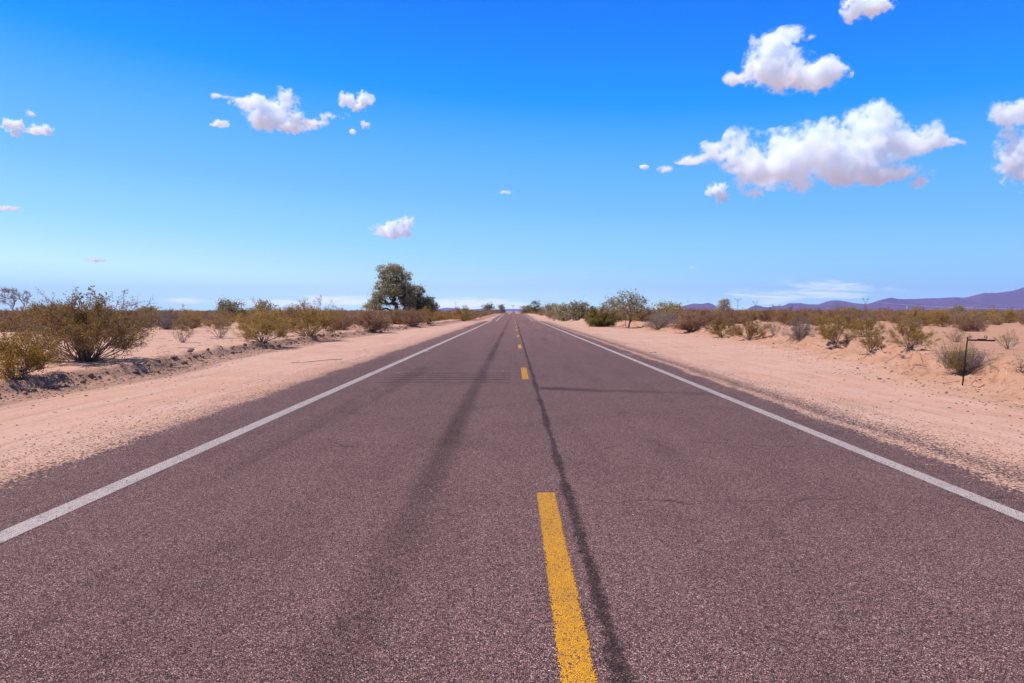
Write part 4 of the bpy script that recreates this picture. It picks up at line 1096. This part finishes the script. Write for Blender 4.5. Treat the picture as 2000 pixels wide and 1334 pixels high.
cloud([(1700, 12, 36, 20), (1672, 18, 22, 18), (1722, 4, 20, 14), (1655, 5, 12, 16)], 'white cloud cut by the top edge of the sky at the right', 1.0, 1)
cloud([(1518, 128, 58, 36), (1612, 142, 42, 32), (1565, 150, 60, 28), (1500, 98, 40, 28), (1545, 66, 40, 12), (1505, 76, 30, 16), (1440, 148, 26, 14)], 'round white cloud with a hooked top wisp above the largest cloud', 1.0, 2)
cloud([(1692, 244, 44, 36), (1755, 275, 66, 42), (1600, 270, 52, 32), (1650, 305, 100, 46), (1540, 310, 80, 46), (1448, 280, 30, 34), (1478, 330, 52, 40), (1395, 300, 34, 22), (1350, 311, 32, 9), (1372, 306, 26, 12), (1328, 310, 18, 5), (1478, 375, 26, 16), (1560, 350, 40, 26), (1850, 286, 30, 9), (1880, 275, 26, 7), (1815, 290, 36, 18), (1720, 338, 80, 18), (1800, 354, 22, 15)], 'largest white cloud, long and lumpy, in the right sky', 1.0, 3)
cloud([(1400, 374, 20, 16), (1410, 384, 14, 12)], 'small white puff below the left end of the largest cloud', 1.0, 4)
cloud([(1300, 330, 17, 7)], 'faint wisp left of the largest cloud', 0.5, 5, ero=0.12)
cloud([(1258, 326, 8, 5)], 'tiny white fleck at the left of the faint wisp', 0.8, 6, ero=0.00)
cloud([(1955, 226, 36, 22), (1995, 220, 30, 24), (1988, 300, 30, 46), (2010, 330, 40, 40), (1975, 270, 18, 20)], 'upright white cloud cut by the right frame edge', 1.0, 7)
cloud([(30, 246, 24, 12), (74, 252, 28, 9), (34, 262, 12, 9)], 'small white cloud high at the left edge of the sky', 0.8, 8, ero=0.05)
cloud([(60, 222, 10, 6)], 'faint speck of cloud just above the small left-edge cloud', 0.4, 9, ero=0.12)
cloud([(552, 203, 36, 24), (492, 200, 36, 15), (432, 190, 22, 6), (522, 232, 46, 20), (560, 245, 40, 14), (600, 236, 44, 11), (648, 226, 34, 7), (525, 216, 30, 16)], 'broad ragged white cloud in the left sky', 0.9, 10, ero=0.06)
cloud([(681, 196, 17, 15), (712, 196, 17, 15), (698, 208, 18, 8)], 'heart-shaped small cloud right of the broad ragged cloud', 1.0, 11)
cloud([(430, 241, 18, 7)], 'small puff below the left end of the broad ragged cloud', 0.8, 12, ero=0.10)
cloud([(714, 245, 13, 8)], 'ragged fleck of cloud under the heart-shaped cloud', 0.5, 13, ero=0.15)
cloud([(690, 258, 7, 5)], 'tiny round fleck lowest under the heart-shaped cloud', 0.9, 14)
cloud([(762, 448, 34, 13), (795, 438, 18, 16), (775, 455, 26, 9)], 'lone low white cloud above the big tree', 1.0, 15)
cloud([(190, 508, 20, 4)], 'flat little cloud low over the left horizon', 0.6, 16, ero=0.12)
cloud([(14, 407, 24, 5)], 'thin flat cloud at the left edge halfway down the sky', 0.6, 17, ero=0.12)
cloud([(988, 376, 18, 4)], 'very faint wisp in the middle of the sky above the road', 0.22, 18, ero=0.20)
cloud([(1352, 524, 8, 5)], 'faint speck of cloud low over the right scrub', 0.25, 19, ero=0.20)

# ------------------------------------------------------------------ render settings
scene.view_settings.view_transform = 'Standard'; scene.view_settings.look = 'None'
scene.view_settings.exposure = 0.2; scene.view_settings.gamma = 1.0
scene.render.engine = 'CYCLES'
cy = scene.cycles
cy.max_bounces = 44; cy.diffuse_bounces = 3; cy.glossy_bounces = 2; cy.transmission_bounces = 3; cy.transparent_max_bounces = 16; cy.volume_bounces = 40
cy.volume_step_rate = 0.25; cy.volume_max_steps = 512
cy.use_denoising = True
try: cy.denoiser = 'OPENIMAGEDENOISE'
except Exception: pass
